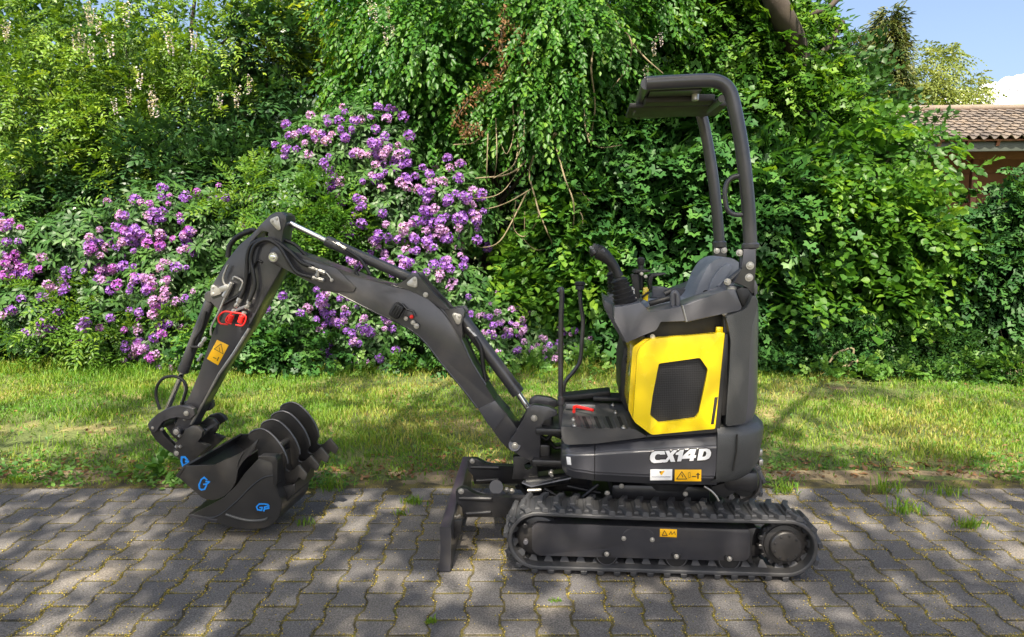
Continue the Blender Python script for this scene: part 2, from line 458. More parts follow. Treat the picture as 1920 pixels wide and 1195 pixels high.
# even spacing along the belt
_seg = [math.hypot(BP[(i + 1) % len(BP)][0] - BP[i][0], BP[(i + 1) % len(BP)][1] - BP[i][1]) for i in range(len(BP))]
_tot = sum(_seg); NL = round(_tot / .0715)
def belt_at(s):
    s %= _tot; i = 0
    while s > _seg[i]: s -= _seg[i]; i = (i + 1) % len(BP)
    t = s / max(_seg[i], 1e-9); a, b = BP[i], BP[(i + 1) % len(BP)]
    da = (b[2] - a[2] + math.pi) % (2 * math.pi) - math.pi
    return a[0] + (b[0] - a[0]) * t, a[1] + (b[1] - a[1]) * t, a[2] + da * t
for w_ in (0.0, .78):
    tr = make_track(w_)
    if w_ == 0.0: tr['label'] = 'near rubber crawler track with chevron lugs'
    for k in range(NL):
        u, z, a = belt_at((k + .3) * _tot / NL)
        rot = Matrix.Rotation(-(a - math.pi / 2), 3, 'Y')
        o = bpy.data.objects.new('track_lug', LUGM); COL.objects.link(o); o.parent = tr
        o.location = (u, w_, z); o.rotation_euler = rot.to_euler()
        u, z, a = belt_at((k + .8) * _tot / NL)
        o = bpy.data.objects.new('drive_tooth', TOOTHM); COL.objects.link(o); o.parent = tr
        o.location = (u - math.cos(a) * .0165, w_, z - math.sin(a) * .0165); o.rotation_euler = Matrix.Rotation(-(a - math.pi / 2), 3, 'Y').to_euler()
    sgn = 1 if w_ == 0 else -1
    wf = .025 if w_ == 0 else .955
    W = lambda t: wf + sgn * t
    fl = lp(cH, [(205, 270), (235, 250), (1440, 285), (1452, 300), (1450, 440), (1425, 465), (240, 432), (205, 400)], .025, T)
    bm = B(); prism(bm, rounded(fl, .008), min(W(0), W(.13)), max(W(0), W(.13)), .004); tf = finish('track_frame', bm, 'charcoal', None, T)
    # inner backing web, end fork of the tensioner
    bm = B(); prism(bm, lp(cH, [(250, 300), (300, 262), (1480, 290), (1590, 330), (1590, 450), (1460, 475), (300, 430)], .06, T), min(W(.085), W(.12)), max(W(.085), W(.12)), .004); finish('inner_web', bm, 'dark', tf, T)
    # idler
    bm = B(); cI0 = Vector((iu, W(.03), iz)); lathe(bm, cI0, (0, sgn, 0), [(0, ri * .62), (.006, ri * .70), (.02, ri * .78), (.035, ri - .036), (.11, ri - .036), (.12, ri * .5)], 32); idl = finish('idler_wheel', bm, 'dark', None, T)
    for px in ((170, 355), (165, 262), (168, 450)):
        q = p3(cH, px, .03, T); bm = B(); cyl(bm, (q.x, W(-.002), q.z), (q.x, W(.02), q.z), .011, None, 20, .002); finish('hub_disc', bm, 'plastic' if px[1] == 355 else 'dark', idl, T)
    # sprocket and drive motor
    bm = B(); lathe(bm, (su, W(.03), sz), (0, sgn, 0), [(0, rs * .72), (.006, rs * .78), (.012, rs * .80), (.03, rs - .034), (.05, rs - .034), (.06, rs * .6)], 36)
    spk = finish('drive_sprocket', bm, 'dark', None, T)
    for k in range(15):
        a = 2 * math.pi * k / 15
        bm = B(); box(bm, (su + (rs - .030) * math.cos(a), W(.045), sz + (rs - .030) * math.sin(a)), (.02, .03, .022), Matrix.Rotation(-a, 3, 'Y'), .004, 1); finish('sprocket_tooth', bm, 'dark', spk, T)
    bm = B(); lathe(bm, (su, W(-.012), sz), (0, sgn, 0), [(0, .046), (.003, .062), (.008, .0665), (.03, .0665), (.034, .085), (.05, .087)], 36); mot = finish('drive_motor', bm, 'dark', None, T)
    for k in range(9):
        a = 2 * math.pi * k / 9
        bolt(mot, (su + .052 * math.cos(a), W(-.012 if sgn > 0 else -.004), sz + .052 * math.sin(a)), .0055, 'dark', .004)
    if w_ == 0:
        for x, y in ((632, 422), (1030, 436), (1332, 450)):
            q = p3(cH, (x, y), .04, T)
            bm = B(); lathe(bm, (q.x, .035, q.z - .004), (0, 1, 0), [(0, .030), (.004, .050), (.012, .056), (.03, .056), (.034, .044), (.10, .044), (.104, .056), (.12, .056)], 28); rl = finish('track_roller', bm, 'black', None, T)
            bm = B(); lathe(bm, (q.x, .035, q.z - .004), (0, -1, 0), [(0, .0455), (.003, .0455), (.003, .043), (0, .043)], 28, False); finish('roller_rim', bm, 'pale_rim', rl, T)
            q = p3(cH, (x, y - 4), .022, T)
            bm = B(); prism(bm, rounded([(q.x - .020, q.z - .014), (q.x + .020, q.z - .014), (q.x + .017, q.z + .012), (q.x - .017, q.z + .012)], .008), .017, .024, .002); finish('roller_bracket', bm, 'dark', tf, T)
            bolt(tf, (q.x, .0165, q.z - .002), .011, 'zinc', .012)
        cov = lp(cH, [(720, 320), (740, 285), (800, 275), (850, 278), (890, 290), (908, 325), (905, 370), (870, 398), (800, 400), (750, 390), (722, 360)], .025, T)
        bm = B(); prism(bm, rounded(cov, .02), .0235, .030, .0012); finish('access_cover', bm, 'charcoal', tf, T)
        for x, y in ((730, 335), (893, 342)): bolt(tf, p3(cH, (x, y), .0225, T), .0105, 'zinc', .010)
        st = plate('warning_sticker', cH, [(937, 280), (1034, 284), (1033, 329), (936, 325)], .0238, .0262, 'sticker', tf, .0004, fr=T)
        def stroke(bm, c, pts, wdt, w, closed=False, fr=T, th=.0012):
            P_ = [Vector(q) for q in lp(c, pts, w, fr)]; n_ = len(P_)
            for i in range(n_ if closed else n_ - 1):
                a, b = P_[i], P_[(i + 1) % n_]; d = (b - a).normalized(); nn = Vector((-d.y, d.x)) * wdt / 2; e = d * wdt * .35
                prism(bm, [tuple(a - e + nn), tuple(a - e - nn), tuple(b + e - nn), tuple(b + e + nn)], w - th - i * .00008, w + .0004, 0)
        bm = B(); stroke(bm, cH, [(950, 318), (963, 290), (978, 318)], .0026, .0236, True)
        stroke(bm, cH, [(990, 312), (1000, 295), (1005, 312), (1020, 296), (1024, 312)], .0022, .0236); finish('pictogram', bm, 'ink', st, T)
        bm = B(); prism(bm, lp(cH, [(1440, 280), (1490, 275), (1462, 330), (1452, 420), (1480, 485), (1440, 470)], .03, T), .03, .16, .003); finish('frame_end', bm, 'dark', tf, T)

# carbody between the tracks
bm = B()
for c, s in (((.02, WC, .20), (.62, .60, .10)), ((.02, WC, .275), (.46, .46, .10))): box(bm, c, s, None, .02, 2)
carb = finish('carbody', bm, 'dark', None, T)
bm = B(); lathe(bm, (.06, WC, .30), (0, 0, 1), [(0, .24), (.03, .24), (.03, .22), (.07, .22), (.07, .25), (.085, .25)], 40); finish('slew_ring', bm, 'dark', carb, T)
for x in (-.25, .29):
    bm = B(); box(bm, (x, WC, .16), (.09, .70, .10), None, .02, 2); finish('cross_beam', bm, 'dark', carb, T)
for c, x, y, w in ((cL, 970, 1005, .22), (cL, 1115, 930, .24), (cH, 635, 75, .2), (cH, 1082, 80, .2), (cL, 395, 800, .35)):
    bolt(carb, p3(c, (x, y), w, T), .012, 'zinc', .014, T, 'grease_fitting')
for k, pts in enumerate((((720, 1050), (800, 980), (880, 915)), ((330, 960), (400, 1000), (470, 1040)), ((560, 930), (700, 960), (900, 1000)))):
    hose('underbody_hose', [p3(cL, p, .24 + .03 * k, T) for p in pts], .009, 'hose', carb, T)

# dozer blade
near = lp(cK, [(18, 692), (132, 690), (142, 760), (138, 930), (130, 1148), (0, 1140), (20, 1055), (32, 900), (28, 780)], 0.0, T)
_n0 = T.m(*cK((18, 692)), 0.0); _f0 = T.m(*cK((258, 16)), .97)
sh = (_f0[0] - _n0[0], _f0[1] - _n0[1])
loopN = rounded(near, [.004, .006, .02, .02, .003, .003, .02, .04, .02])
zmin = min(p[1] for p in loopN)
loopN = [(u, z - zmin + .004) for u, z in loopN]
bm = B(); a_ = [bm.verts.new((u, 0, z)) for u, z in loopN]; b_ = [bm.verts.new((u + sh[0], .97, z)) for u, z in loopN]
bm.faces.new(a_[::-1]); bm.faces.new(b_)
for i in range(len(a_)): bm.faces.new((a_[i], a_[(i + 1) % len(a_)], b_[(i + 1) % len(a_)], b_[i]))
blade = finish('dozer_blade', bm, 'charcoal', None, T)
for w in (.26, .70):
    arm_pts = [(235, 398), (300, 402), (345, 430), (400, 462), (480, 482), (1000, 500), (1010, 690), (270, 690), (262, 590), (200, 540), (190, 430)]
    bm = B(); prism(bm, lp(cK, arm_pts, .26, T), w - .02, w + .02, .003); ar = finish('blade_arm', bm, 'dark', None, T)
    for (x0, y0, x1, y1, r) in ((215, 512, 560, 520, .011), (285, 672, 552, 655, .010)):
        q0, q1 = p3(cK, (x0, y0), .24, T), p3(cK, (x1, y1), .24, T)
        q0.y = q1.y = w - .02
        bm = B(); cyl(bm, q0, q1, r, None, 14, .004); finish('weld_rib', bm, 'dark', ar, T)
    q = p3(cK, (240, 448), .23, T); bolt(ar, (q.x, w - .022, q.z), .014, 'zinc', .012)
for pts in ([(140, 750), (250, 740), (240, 880), (145, 860)], [(140, 870), (235, 850), (225, 890), (150, 950)]):
    plate('blade_gusset', cK, pts, .10, .13, 'dark', blade, .003, fr=T)
rod('hook_pin', p3(cK, (160, 725), .2, T), p3(cK, (235, 685), .2, T), .006, 'zinc', blade, fr=T)
rod('hook_pin', p3(cK, (340, 205), .7, T), p3(cK, (390, 180), .7, T), .007, 'zinc', blade, fr=T)
rod('blade_pivot', p3(cK, (600, 400), .30, T), p3(cK, (600, 400), .68, T), .035, 'dark', None, fr=T)
for x, y in ((705, 428), (757, 440)): bolt(carb, p3(cK, (x, y), .34, T), .014, 'zinc', .014, T)
# blade cylinder under a sloping guard
g0, g1 = p3(cL, (140, 905), .44, T), p3(cL, (590, 850), .44, T)
bm = B(); cyl(bm, g0, g1, .03, None, 18, .004); bcyl = finish('blade_cylinder', bm, 'dark', None, T)
gq = [p3(cL, (100, 905), .40, T), p3(cL, (195, 945), .38, T), p3(cL, (600, 858), .38, T), p3(cL, (545, 765), .55, T), p3(cL, (190, 808), .55, T)]
bm = B(); lo = [bm.verts.new(q) for q in gq]; hi = [bm.verts.new(q + Vector((0, .002, .006))) for q in gq]
bm.faces.new(lo[::-1]); bm.faces.new(hi)
for i in range(5): bm.faces.new((lo[i], lo[(i + 1) % 5], hi[(i + 1) % 5], hi[i]))
grd = finish('cylinder_guard', bm, 'body', bcyl, T)
for x, y in ((403, 778), (406, 826)): bolt(grd, p3(cL, (x, y), .41, T), .009, 'zinc', .012)
rod('hose_fitting', p3(cL, (158, 978), .36, T), p3(cL, (300, 972), .36, T), .009, 'zinc', bcyl, fr=T)

# ---------------------------------------------------------------- swing post
for w0, w1 in ((.375, .415), (.565, .605)):
    plate('swing_post_cheek', cD, [(588, 212), (615, 192), (640, 188), (720, 200), (768, 225), (770, 250), (700, 268), (676, 300), (668, 340), (668, 522), (612, 518), (575, 505), (510, 462), (482, 430), (488, 395), (530, 350), (568, 290)], w0, w1, 'charcoal', None, .004, wref=.375)
bm = B(); _a = p3(cD, (640, 470), .49); box(bm, (_a.x + .03, .49, _a.z + .02), (.10, .17, .10), None, .01); box(bm, (_a.x + .04, .49, _a.z + .18), (.10, .17, .06), None, .01)
swp = finish('swing_post_core', bm, 'dark')
bolt(swp, p3(cD, (634, 265), .373), .016, 'zinc', .014); bolt(swp, p3(cD, (520, 427), .370), .017, 'zinc', .016)
rod('pivot_collar', p3(cD, (518, 425), .372), p3(cD, (518, 425), .42), .031, 'charcoal', swp)
bm = B(); _a = p3(cD, (770, 300), .49); box(bm, (_a.x, .49, _a.z), (.20, .30, .035), None, .01); _a = p3(cD, (760, 478), .49); box(bm, (_a.x, .49, _a.z), (.22, .30, .035), None, .01)
finish('swing_bracket', bm, 'dark')
for k, pts in enumerate((((672, 370), (710, 390), (740, 360), (800, 380)), ((680, 430), (720, 400), (760, 440), (810, 430)), ((690, 290), (740, 300), (800, 290)))):
    hose('pivot_hose', [p3(cD, p, .46 + .03 * k) for p in pts], .011, 'hose')
# lower front dark block with round lightening hole
plate('slew_bracket', cK, [(770, 90), (870, 85), (1010, 130), (1030, 320), (760, 320), (775, 190)], .40, .44, 'dark', None, .003, holes=[[(923 + 42 * math.cos(t * math.pi / 8), 187 + 42 * math.sin(t * math.pi / 8)) for t in range(16)]])

# ---------------------------------------------------------------- boom
BW0, BW1 = .425, .555
boom_px = [cC(p) for p in [(20, 200), (100, 235), (170, 262), (330, 322), (480, 365), (600, 395), (700, 440), (790, 520), (850, 605), (905, 705), (960, 825), (1040, 955), (1095, 1045), (1165, 1130)]]
boom_px += [cD(p) for p in [(480, 255), (545, 340), (555, 410), (530, 450), (490, 460), (440, 410), (395, 345), (310, 215)]]
boom_px += [cC(p) for p in [(900, 965), (780, 820), (700, 715), (620, 638), (520, 580), (400, 525), (250, 450), (170, 410)]]
boom_px += [cA(p) for p in [(1300, 615), (1160, 540), (1050, 470), (960, 440), (915, 415), (905, 375), (920, 330), (960, 295), (1010, 290), (1100, 360)]]
boom = plate('boom', cP, boom_px, BW0, BW1, 'charcoal', None, .006, seg=2)
bm = B()   # doubler at the arm end and foot casting, both on the near face
prism(bm, lp(cP, [cA((930, 335)), cA((980, 310)), cA((1100, 385)), cC((20, 225)), cC((160, 262)), cC((275, 375)), cC((262, 400)), cC((90, 398)), cA((1160, 525)), cA((1050, 460)), cA((960, 425)), cA((925, 385))], .42), .417, .424, .002)
finish('doubler_plate', bm, 'charcoal', boom)
bm = B(); prism(bm, lp(cC, [(995, 1092), (1095, 1042), (1160, 1128), (1090, 1215), (1050, 1180)], .42), .420, .560, .003); finish('boom_foot_sleeve', bm, 'body', boom)
# top and bottom flange beads
for pts in ([(480, 362), (600, 391), (700, 437), (790, 517), (852, 604), (905, 702), (960, 822), (1040, 950)], [(170, 412), (250, 453), (400, 528), (520, 583), (620, 641), (700, 719), (780, 824), (900, 968), (990, 1085)]):
    for w in (BW0 + .004, BW1 - .004):
        bm = B(); tube(bm, smoothpath([p3(cC, p, BW0) * 1 + Vector((0, w - BW0, 0)) for p in pts], 3), .006, 6); finish('flange', bm, 'charcoal', boom)
# cylinder brackets on the boom
for nm, pts in (('arm_cylinder_bracket', [(500, 365), (575, 330), (600, 290), (640, 290), (665, 330), (740, 420), (800, 470), (840, 520), (770, 500), (700, 440), (600, 395)]), ('boom_cylinder_bracket', [(790, 500), (830, 505), (870, 495), (905, 495), (920, 520), (895, 590), (905, 640), (900, 690), (850, 605)])):
    for w in (.435, .53): plate(nm, cC, pts, w - .012, w + .012, 'charcoal', boom, .003, wref=.425)
def pin_plate(parent, c, tip, pins, w):
    """three-lobed zinc lock plate with two pin heads"""
    P_ = [Vector(q) for q in lp(c, [tip] + pins, w)]
    cen = (P_[0] + P_[1] + P_[2]) / 3; loop = []
    for q in sorted(P_, key=lambda v: math.atan2((v - cen).y, (v - cen).x)):
        d = (q - cen).normalized()
        for k in range(7):
            a = math.atan2(d.y, d.x) + (k - 3) * .42; loop.append((q.x + .012 * math.cos(a), q.y + .012 * math.sin(a)))
    bm = B(); prism(bm, loop, w - .006, w, .0012); o = finish('pin_plate', bm, 'zinc', parent)
    for q in P_[1:]: bolt(o, (q.x, w - .0055, q.y), .0095, 'zinc', .008)
    return o
pin_plate(boom, cC, (590, 352), [(622, 326), (625, 362)], .421)
pin_plate(boom, cC, (878, 578), [(858, 538), (885, 545)], .421)
bolt(boom, p3(cC, (686, 418), .421), .013, 'zinc', .012)
pv = p3(cA, (940, 383), .412)
bm = B(); cyl(bm, pv, pv + Vector((0, .16, 0)), .026, None, 28, .003); finish('arm_pivot_pin', bm, 'zinc', boom); bolt(boom, pv, .019, 'chrome', .012)
# work light
bm = B(); q = p3(cC, (520, 510), .41); box(bm, (q.x, .40, q.z), (.055, .05, .075), Matrix.Rotation(R(32), 3, 'Y'), .012); wlt = finish('work_light', bm, 'black', boom)
for k in range(5):
    q = p3(cC, (497 + k * 13, 500 + k * 8), .372); bm = B(); box(bm, q, (.005, .006, .045), Matrix.Rotation(R(32), 3, 'Y'), .001, 1); finish('cooling_fin', bm, 'dark', wlt)
bm = B(); tube(bm, [p3(cC, p, .40) for p in ((545, 470), (575, 505), (610, 515), (625, 545))], .006, 8); finish('light_bracket', bm, 'dark', wlt)
for x, y, r, m in ((570, 558, .011, 'zinc'), (603, 548, .010, 'red'), (612, 582, .012, 'zinc'), (632, 602, .014, 'zinc')): bolt(wlt, p3(cC, (x, y), .405), r, m, .018)

# hydraulic cylinders --------------------------------------------------------
def cylinder(name, c, a, b, e, r_b, r_r, w, eye_a=None, eye_b=None):
    """barrel a-b, rod b-e, picture points at depth w"""
    pa, pb, pe = p3(c, a, w), p3(c, b, w), p3(c, e, w)
    d = (pb - pa).normalized(); L = (pb - pa).length
    bm = B(); lathe(bm, pa, d, [(0, r_b * .8), (.006, r_b), (L - .045, r_b), (L - .044, r_b * 1.07), (L - .003, r_b * 1.07), (L, r_b * .95)], 24)
    o = finish(name, bm, 'charcoal')
    bm = B(); cyl(bm, pb - d * .02, pe, r_r, None, 20, .001); finish('piston_rod', bm, 'chrome', o)
    for q in (pa, pe):
        bm = B(); cyl(bm, q + Vector((0, -.03, 0)), q + Vector((0, .03, 0)), r_b * 1.05, None, 20, .004); finish('rod_eye', bm, 'charcoal', o)
    return o
ac = cylinder('arm_cylinder', cP, (775, 524), (612, 452), (530, 412), .027, .0135, .49)
bc = cylinder('boom_cylinder', cP, (862, 590), (972, 738), (1000, 780), .033, .016, .49)
kc = cylinder('bucket_cylinder', cP, (398, 556), (343, 697), (306, 786), .028, .014, .49)
def fitting(parent, c, p, q, w, r=.009):
    a, b = p3(c, p, w), p3(c, q, w); bm = B(); d = (b - a).normalized(); L = (b - a).length
    lathe(bm, a, d, [(0, r * .7), (L * .1, r), (L * .35, r), (L * .36, r * .7), (L * .6, r * .7), (L * .61, r * 1.05), (L * .95, r * 1.05), (L, r * .6)], 6)
    return finish('hose_fitting', bm, 'zinc', parent)
fitting(ac, cC, (158, 112), (222, 152), .458); fitting(bc, cC, (930, 612), (985, 668), .452); fitting(kc, cA, (470, 945), (425, 1010), .455, .011); fitting(kc, cA, (445, 1060), (415, 1110), .455, .009)
hose('cylinder_hose', [p3(cC, p, .455) for p in ((215, 150), (290, 200), (330, 250), (360, 300))], .009, 'hose', ac)
hose('cylinder_hose', [p3(cC, p, .452) for p in ((300, 250), (275, 280), (290, 310))], .009, 'hose', ac)
hose('cylinder_hose', [p3(cC, p, .45) for p in ((975, 665), (1010, 730), (1025, 840), (1040, 930))], .011, 'hose', bc)
hose('cylinder_hose', [p3(cA, p, .46) for p in ((470, 760), (440, 880), (390, 960), (370, 1040))], .008, 'hose', kc)
bm = B(); q = p3(cA, (395, 1010), .455); box(bm, q, (.05, .02, .012), None, .003); finish('hose_clamp', bm, 'dark', kc)

# ---------------------------------------------------------------- arm
AW0, AW1 = .432, .548
arm_px = [cA(p) for p in [(920, 85), (960, 66), (1000, 66), (1028, 90), (1035, 130), (1010, 200), (1000, 270), (1010, 330), (1002, 455), (870, 690), (770, 870), (560, 1192)]] + \
         [cB(p) for p in [(420, 262), (345, 400), (330, 440), (285, 480), (240, 470), (225, 440), (250, 390), (300, 285), (335, 215), (400, 60)]] + \
         [cA(p) for p in [(510, 930), (562, 800), (548, 745), (502, 695), (488, 640), (515, 575), (620, 400), (700, 300), (790, 222), (860, 145)]]
arm = plate('dipper_arm', cP, arm_px, AW0, AW1, 'charcoal', None, .005, holes=[[cA(p) for p in [(782, 285), (815, 235), (865, 203), (905, 207), (903, 238), (860, 262), (830, 290)]]])
pin_plate(arm, cA, (982, 178), [(970, 113), (938, 128)], .428)
pin_plate(arm, cA, (570, 625), [(525, 592), (522, 642)], .428)
# bright strip along the front edge of the arm
bm = B(); tube(bm, [p3(cP, q, AW0 + .01) for q in [cA((775, 880)), cA((665, 1060)), cA((565, 1195)), cB((425, 262)), cB((345, 405))]], .010, 8); finish('edge_bar', bm, 'zinc', arm)
# hoses over the pivot
for pts, r, w in (([(705, 680), (735, 610), (755, 500), (762, 370), (795, 292), (880, 255), (960, 275), (1060, 345), (1140, 420), (1215, 450)], .0105, .405), ([(775, 690), (812, 590), (800, 480), (785, 400), (815, 300), (900, 262), (985, 310), (1050, 410), (1110, 490), (1210, 525)], .0105, .395),
                 ([(640, 680), (700, 640), (740, 560), (790, 480), (830, 410), (862, 420)], .006, .425), ([(580, 720), (650, 680), (720, 630), (760, 540)], .007, .42), ([(1020, 262), (1100, 300), (1190, 385), (1260, 410)], .009, .47), ([(690, 250), (760, 200), (820, 195)], .012, .56), ([(625, 385), (640, 300), (700, 235), (790, 198)], .014, .56), ([(860, 215), (960, 240), (1080, 300), (1200, 390)], .009, .54)):
    h = hose('arm_hose', [p3(cA, p, w) for p in pts], r, 'hose', arm, sm=6)
for a, b in (((680, 735), (712, 668)), ((755, 745), (782, 680)), ((640, 815), (675, 748)), ((710, 830), (745, 765))): fitting(arm, cA, a, b, .405, .0125)
for a, b in (((1190, 450), (1310, 495)), ((1200, 522), (1300, 545)), ((1260, 470), (1250, 520))): fitting(boom, cA, a, b, .405, .011)
bolt(boom, p3(cA, (1352, 543), .412), .009, 'zinc', .012); hose('steel_line', [p3(cA, p, .412) for p in ((1310, 490), (1330, 510), (1350, 540))], .004, 'zinc', boom)
for pts in ([(655, 770), (600, 765), (560, 800), (570, 845), (625, 855)], [(655, 775), (622, 800), (612, 835), (650, 850)], [(650, 770), (720, 780), (752, 805), (730, 860), (680, 858)]):
    hose('dust_cap_strap', [p3(cA, p, .395) for p in pts], .0045, 'red', arm)
for a in ((635, 835), (708, 842)):
    q0, q1 = p3(cA, a, .40), p3(cA, (a[0] + 18, a[1] - 48), .40)
    bm = B(); cyl(bm, q0, q1, .014, None, 14, .002); finish('dust_cap', bm, 'red', arm)
bm = B(); q = p3(cA, (715, 742), .41); box(bm, q, (.075, .02, .014), Matrix.Rotation(R(-22), 3, 'Y'), .003); finish('hose_clamp', bm, 'plastic', arm)
# valve with steel pipes
bm = B(); a, b = p3(cA, (600, 660), .415), p3(cA, (655, 560), .415); cyl(bm, a, b, .016, .013, 8, .003); q = p3(cA, (605, 600), .415); box(bm, q, (.05, .03, .03), Matrix.Rotation(R(-20), 3, 'Y'), .004); vlv = finish('shutoff_valve', bm, 'zinc', arm)
for pts in ([(625, 435), (590, 530), (612, 590)], [(660, 540), (672, 520), (725, 548), (725, 580), (708, 618)], [(605, 660), (560, 770), (510, 870), (505, 930)]):
    bm = B(); tube(bm, smoothpath([p3(cA, p, .412) for p in pts], 3), .0055, 8); finish('steel_pipe', bm, 'zinc', vlv)
st = plate('warning_sticker', cA, [(548, 962), (630, 1000), (555, 1140), (477, 1095)], .4298, .4325, 'sticker', arm, .0004)
def stroke_u(bm, c, pts, wdt, w, closed=False, th=.0012): stroke(bm, c, pts, wdt, w, closed, U, th)
bm = B(); stroke_u(bm, cA, [(530, 1025), (578, 990), (592, 1060)], .0022, .4296, True); stroke_u(bm, cA, [(522, 1085), (542, 1092)], .003, .4296); stroke_u(bm, cA, [(560, 1085), (550, 1108)], .004, .4296); stroke_u(bm, cA, [(566, 1016), (568, 1042)], .002, .4296)
finish('pictogram', bm, 'ink', st)
# bucket linkage
lk = [(60, 405), (85, 372), (130, 335), (200, 295), (260, 285), (330, 283), (365, 305), (372, 345), (345, 372), (310, 378), (255, 350), (205, 360), (165, 385), (140, 405), (135, 440), (105, 462), (75, 450)]
for w in (.40, .575): plate('link_arm', cB, lk, w - .016, w + .016, 'charcoal', None, .006, wref=.39)
lk2 = [(70, 440), (100, 400), (140, 430), (160, 470), (185, 510), (240, 560), (275, 580), (278, 610), (245, 615), (170, 570), (115, 520), (80, 470)]
for w in (.425, .55): plate('bucket_link', cB, lk2, w - .014, w + .014, 'dark', None, .005, wref=.41)
lkp = rod('link_pin', p3(cB, (95, 430), .39), p3(cB, (95, 430), .39) + Vector((0, .20, 0)), .024, 'charcoal')
bolt(lkp, p3(cB, (95, 430), .387), .013, 'zinc', .008)
for c, p, w, r in ((cB, (313, 335), .382, .017), (cB, (246, 458), .40, .019), (cB, (250, 597), .40, .017)):
    q = p3(c, p, w); b0 = rod('pivot_pin', q, q + Vector((0, .19, 0)), r * 1.25, 'charcoal'); bolt(b0, q, r * .8, 'zinc', .008)
for p in ((300, 380), (265, 490), (245, 560), (270, 560), (150, 445)): fitting(arm, cB, p, (p[0] + 10, p[1] - 12), .395, .008)
hose('bucket_hose', [p3(cB, p, .46) for p in ((140, 310), (115, 220), (125, 150), (170, 100), (240, 92), (295, 120), (315, 170), (300, 230), (280, 280))], .008, 'hose', arm)
hose('bucket_hose', [p3(cB, p, .50) for p in ((300, 130), (310, 180), (295, 240), (285, 270))], .009, 'zinc', arm)
# quick coupler
for w in (.41, .56):
    plate('coupler_cheek', cI, [(350, 700), (430, 640), (470, 530), (560, 480), (640, 490), (700, 560), (690, 640), (620, 700), (800, 745), (545, 975), (470, 1010), (400, 930), (340, 850)], w - .012, w + .012, 'bucket', None, .004, wref=.40)
plate('coupler_hook', cI, [(610, 470), (665, 420), (720, 375), (830, 355), (900, 390), (935, 450), (820, 530), (780, 480), (700, 500)], .66, .69, 'bucket', None, .004, wref=.60)
cpt = rod('coupler_tube', p3(cI, (622, 612), .405), p3(cI, (800, 440), .69), .026, 'bucket')
rod('coupler_lock', p3(cI, (712, 560), .46), p3(cI, (800, 500), .60), .018, 'chrome', cpt)
bm = B(); stroke_u(bm, cI, [(500, 930), (470, 895), (430, 895), (425, 950), (445, 1010), (490, 985), (520, 985), (515, 950), (480, 950)], .010, .3975, False, .002); finish('logo', bm, 'blue', cpt)
# ---------------------------------------------------------------- upper body
WN, WF = .03, .95
def skirt(name, stations, m, mirror=False):
    """panel lofted along the machine: (zx, top, crease, bottom, w) in picture crop G"""
    bm = B(); rows = []
    for x, t, cr, bo, w in stations:
        a, b, c_, d = p3(cG, (x, t), w + .045), p3(cG, (x, cr), w), p3(cG, (x, bo - 60 if bo - cr > 100 else bo - 15), w + .004), p3(cG, (x, bo), w + .05)
        rows.append([Vector((a.x, .30, a.z)), a, b, c_, d, Vector((d.x, .30, d.z))])
    if mirror: rows = [[Vector((q.x, .98 - q.y, q.z)) for q in r] for r in rows]
    V = [[bm.verts.new(q) for q in r] for r in rows]
    for i in range(len(V) - 1):
        for k in range(5): bm.faces.new((V[i][k], V[i][k + 1], V[i + 1][k + 1], V[i + 1][k]))
    for r in (V[0], V[-1]): bm.faces.new(r)
    bmesh.ops.recalc_face_normals(bm, faces=bm.faces[:])
    es = [e for e in bm.edges if any(e.verts[0] in (r[1], r[2], r[3]) and e.verts[1] in (r2[1], r2[2], r2[3]) for r, r2 in zip(V, V[1:])) and len(e.link_faces) == 2]
    bmesh.ops.bevel(bm, geom=es, offset=.008, segments=3, affect='EDGES', clamp_overlap=True)
    return finish(name, bm, m)
fs = [(136, 575, 640, 700, .20), (140, 572, 645, 740, .13), (152, 578, 655, 790, .08), (185, 590, 662, 830, .045), (240, 594, 664, 855, .032), (330, 590, 664, 866, .03), (412, 583, 662, 880, .03)]
ss = [(418, 582, 661, 880, .03), (640, 560, 645, 892, .03), (870, 535, 630, 902, .03), (1150, 512, 615, 910, .03), (1412, 490, 600, 914, .03)]
for mir in (False, True):
    fp = skirt('front_skirt_panel', fs, 'body', mir); sp = skirt('side_skirt_panel', ss, 'body', mir)
    if not mir: fp_n, sp_n = fp, sp
st = plate('white_label', cG, [(182, 685), (232, 690), (238, 755), (190, 748)], .0385, .043, 'white', fp_n, .0004)
# body tub behind the skirts
_q0, _q1 = p3(cG, (160, 840), .2), p3(cG, (1400, 600), .2)
bm = B(); box(bm, ((_q0.x + _q1.x) / 2 + .02, WC, (_q0.z + _q1.z) / 2 + .01), (_q1.x - _q0.x - .02, .80, (_q1.z - _q0.z) - .02), None, .02); finish('body_tub', bm, 'dark')

# model lettering on the near skirt: each letter with a dark outline behind it
letters = {
 'C': ([(585, 200), (606, 282), (482, 288), (466, 272), (410, 272), (372, 300), (352, 345), (356, 392), (392, 418), (462, 418), (492, 406), (606, 402), (585, 458), (510, 480), (330, 490), (270, 460), (235, 400), (240, 320), (280, 240), (360, 205), (460, 200)], []),
 'X': ([(600, 195), (700, 190), (722, 255), (790, 185), (895, 180), (785, 295), (845, 455), (735, 460), (704, 385), (650, 465), (555, 476), (672, 335)], []),
 '1': ([(960, 175), (1055, 170), (985, 445), (885, 450), (925, 290), (850, 290), (860, 245), (920, 220)], []),
 '4': ([(1205, 155), (1345, 150), (1300, 300), (1345, 300), (1330, 365), (1290, 365), (1280, 430), (1180, 435), (1195, 378), (1005, 385), (1020, 320)], [[(1215, 250), (1200, 305), (1130, 308)]]),
 'D': ([(1420, 150), (1600, 140), (1670, 165), (1705, 230), (1695, 310), (1650, 375), (1570, 412), (1365, 430)], [[(1530, 205), (1575, 208), (1590, 250), (1575, 310), (1540, 335), (1490, 340)]]),
}
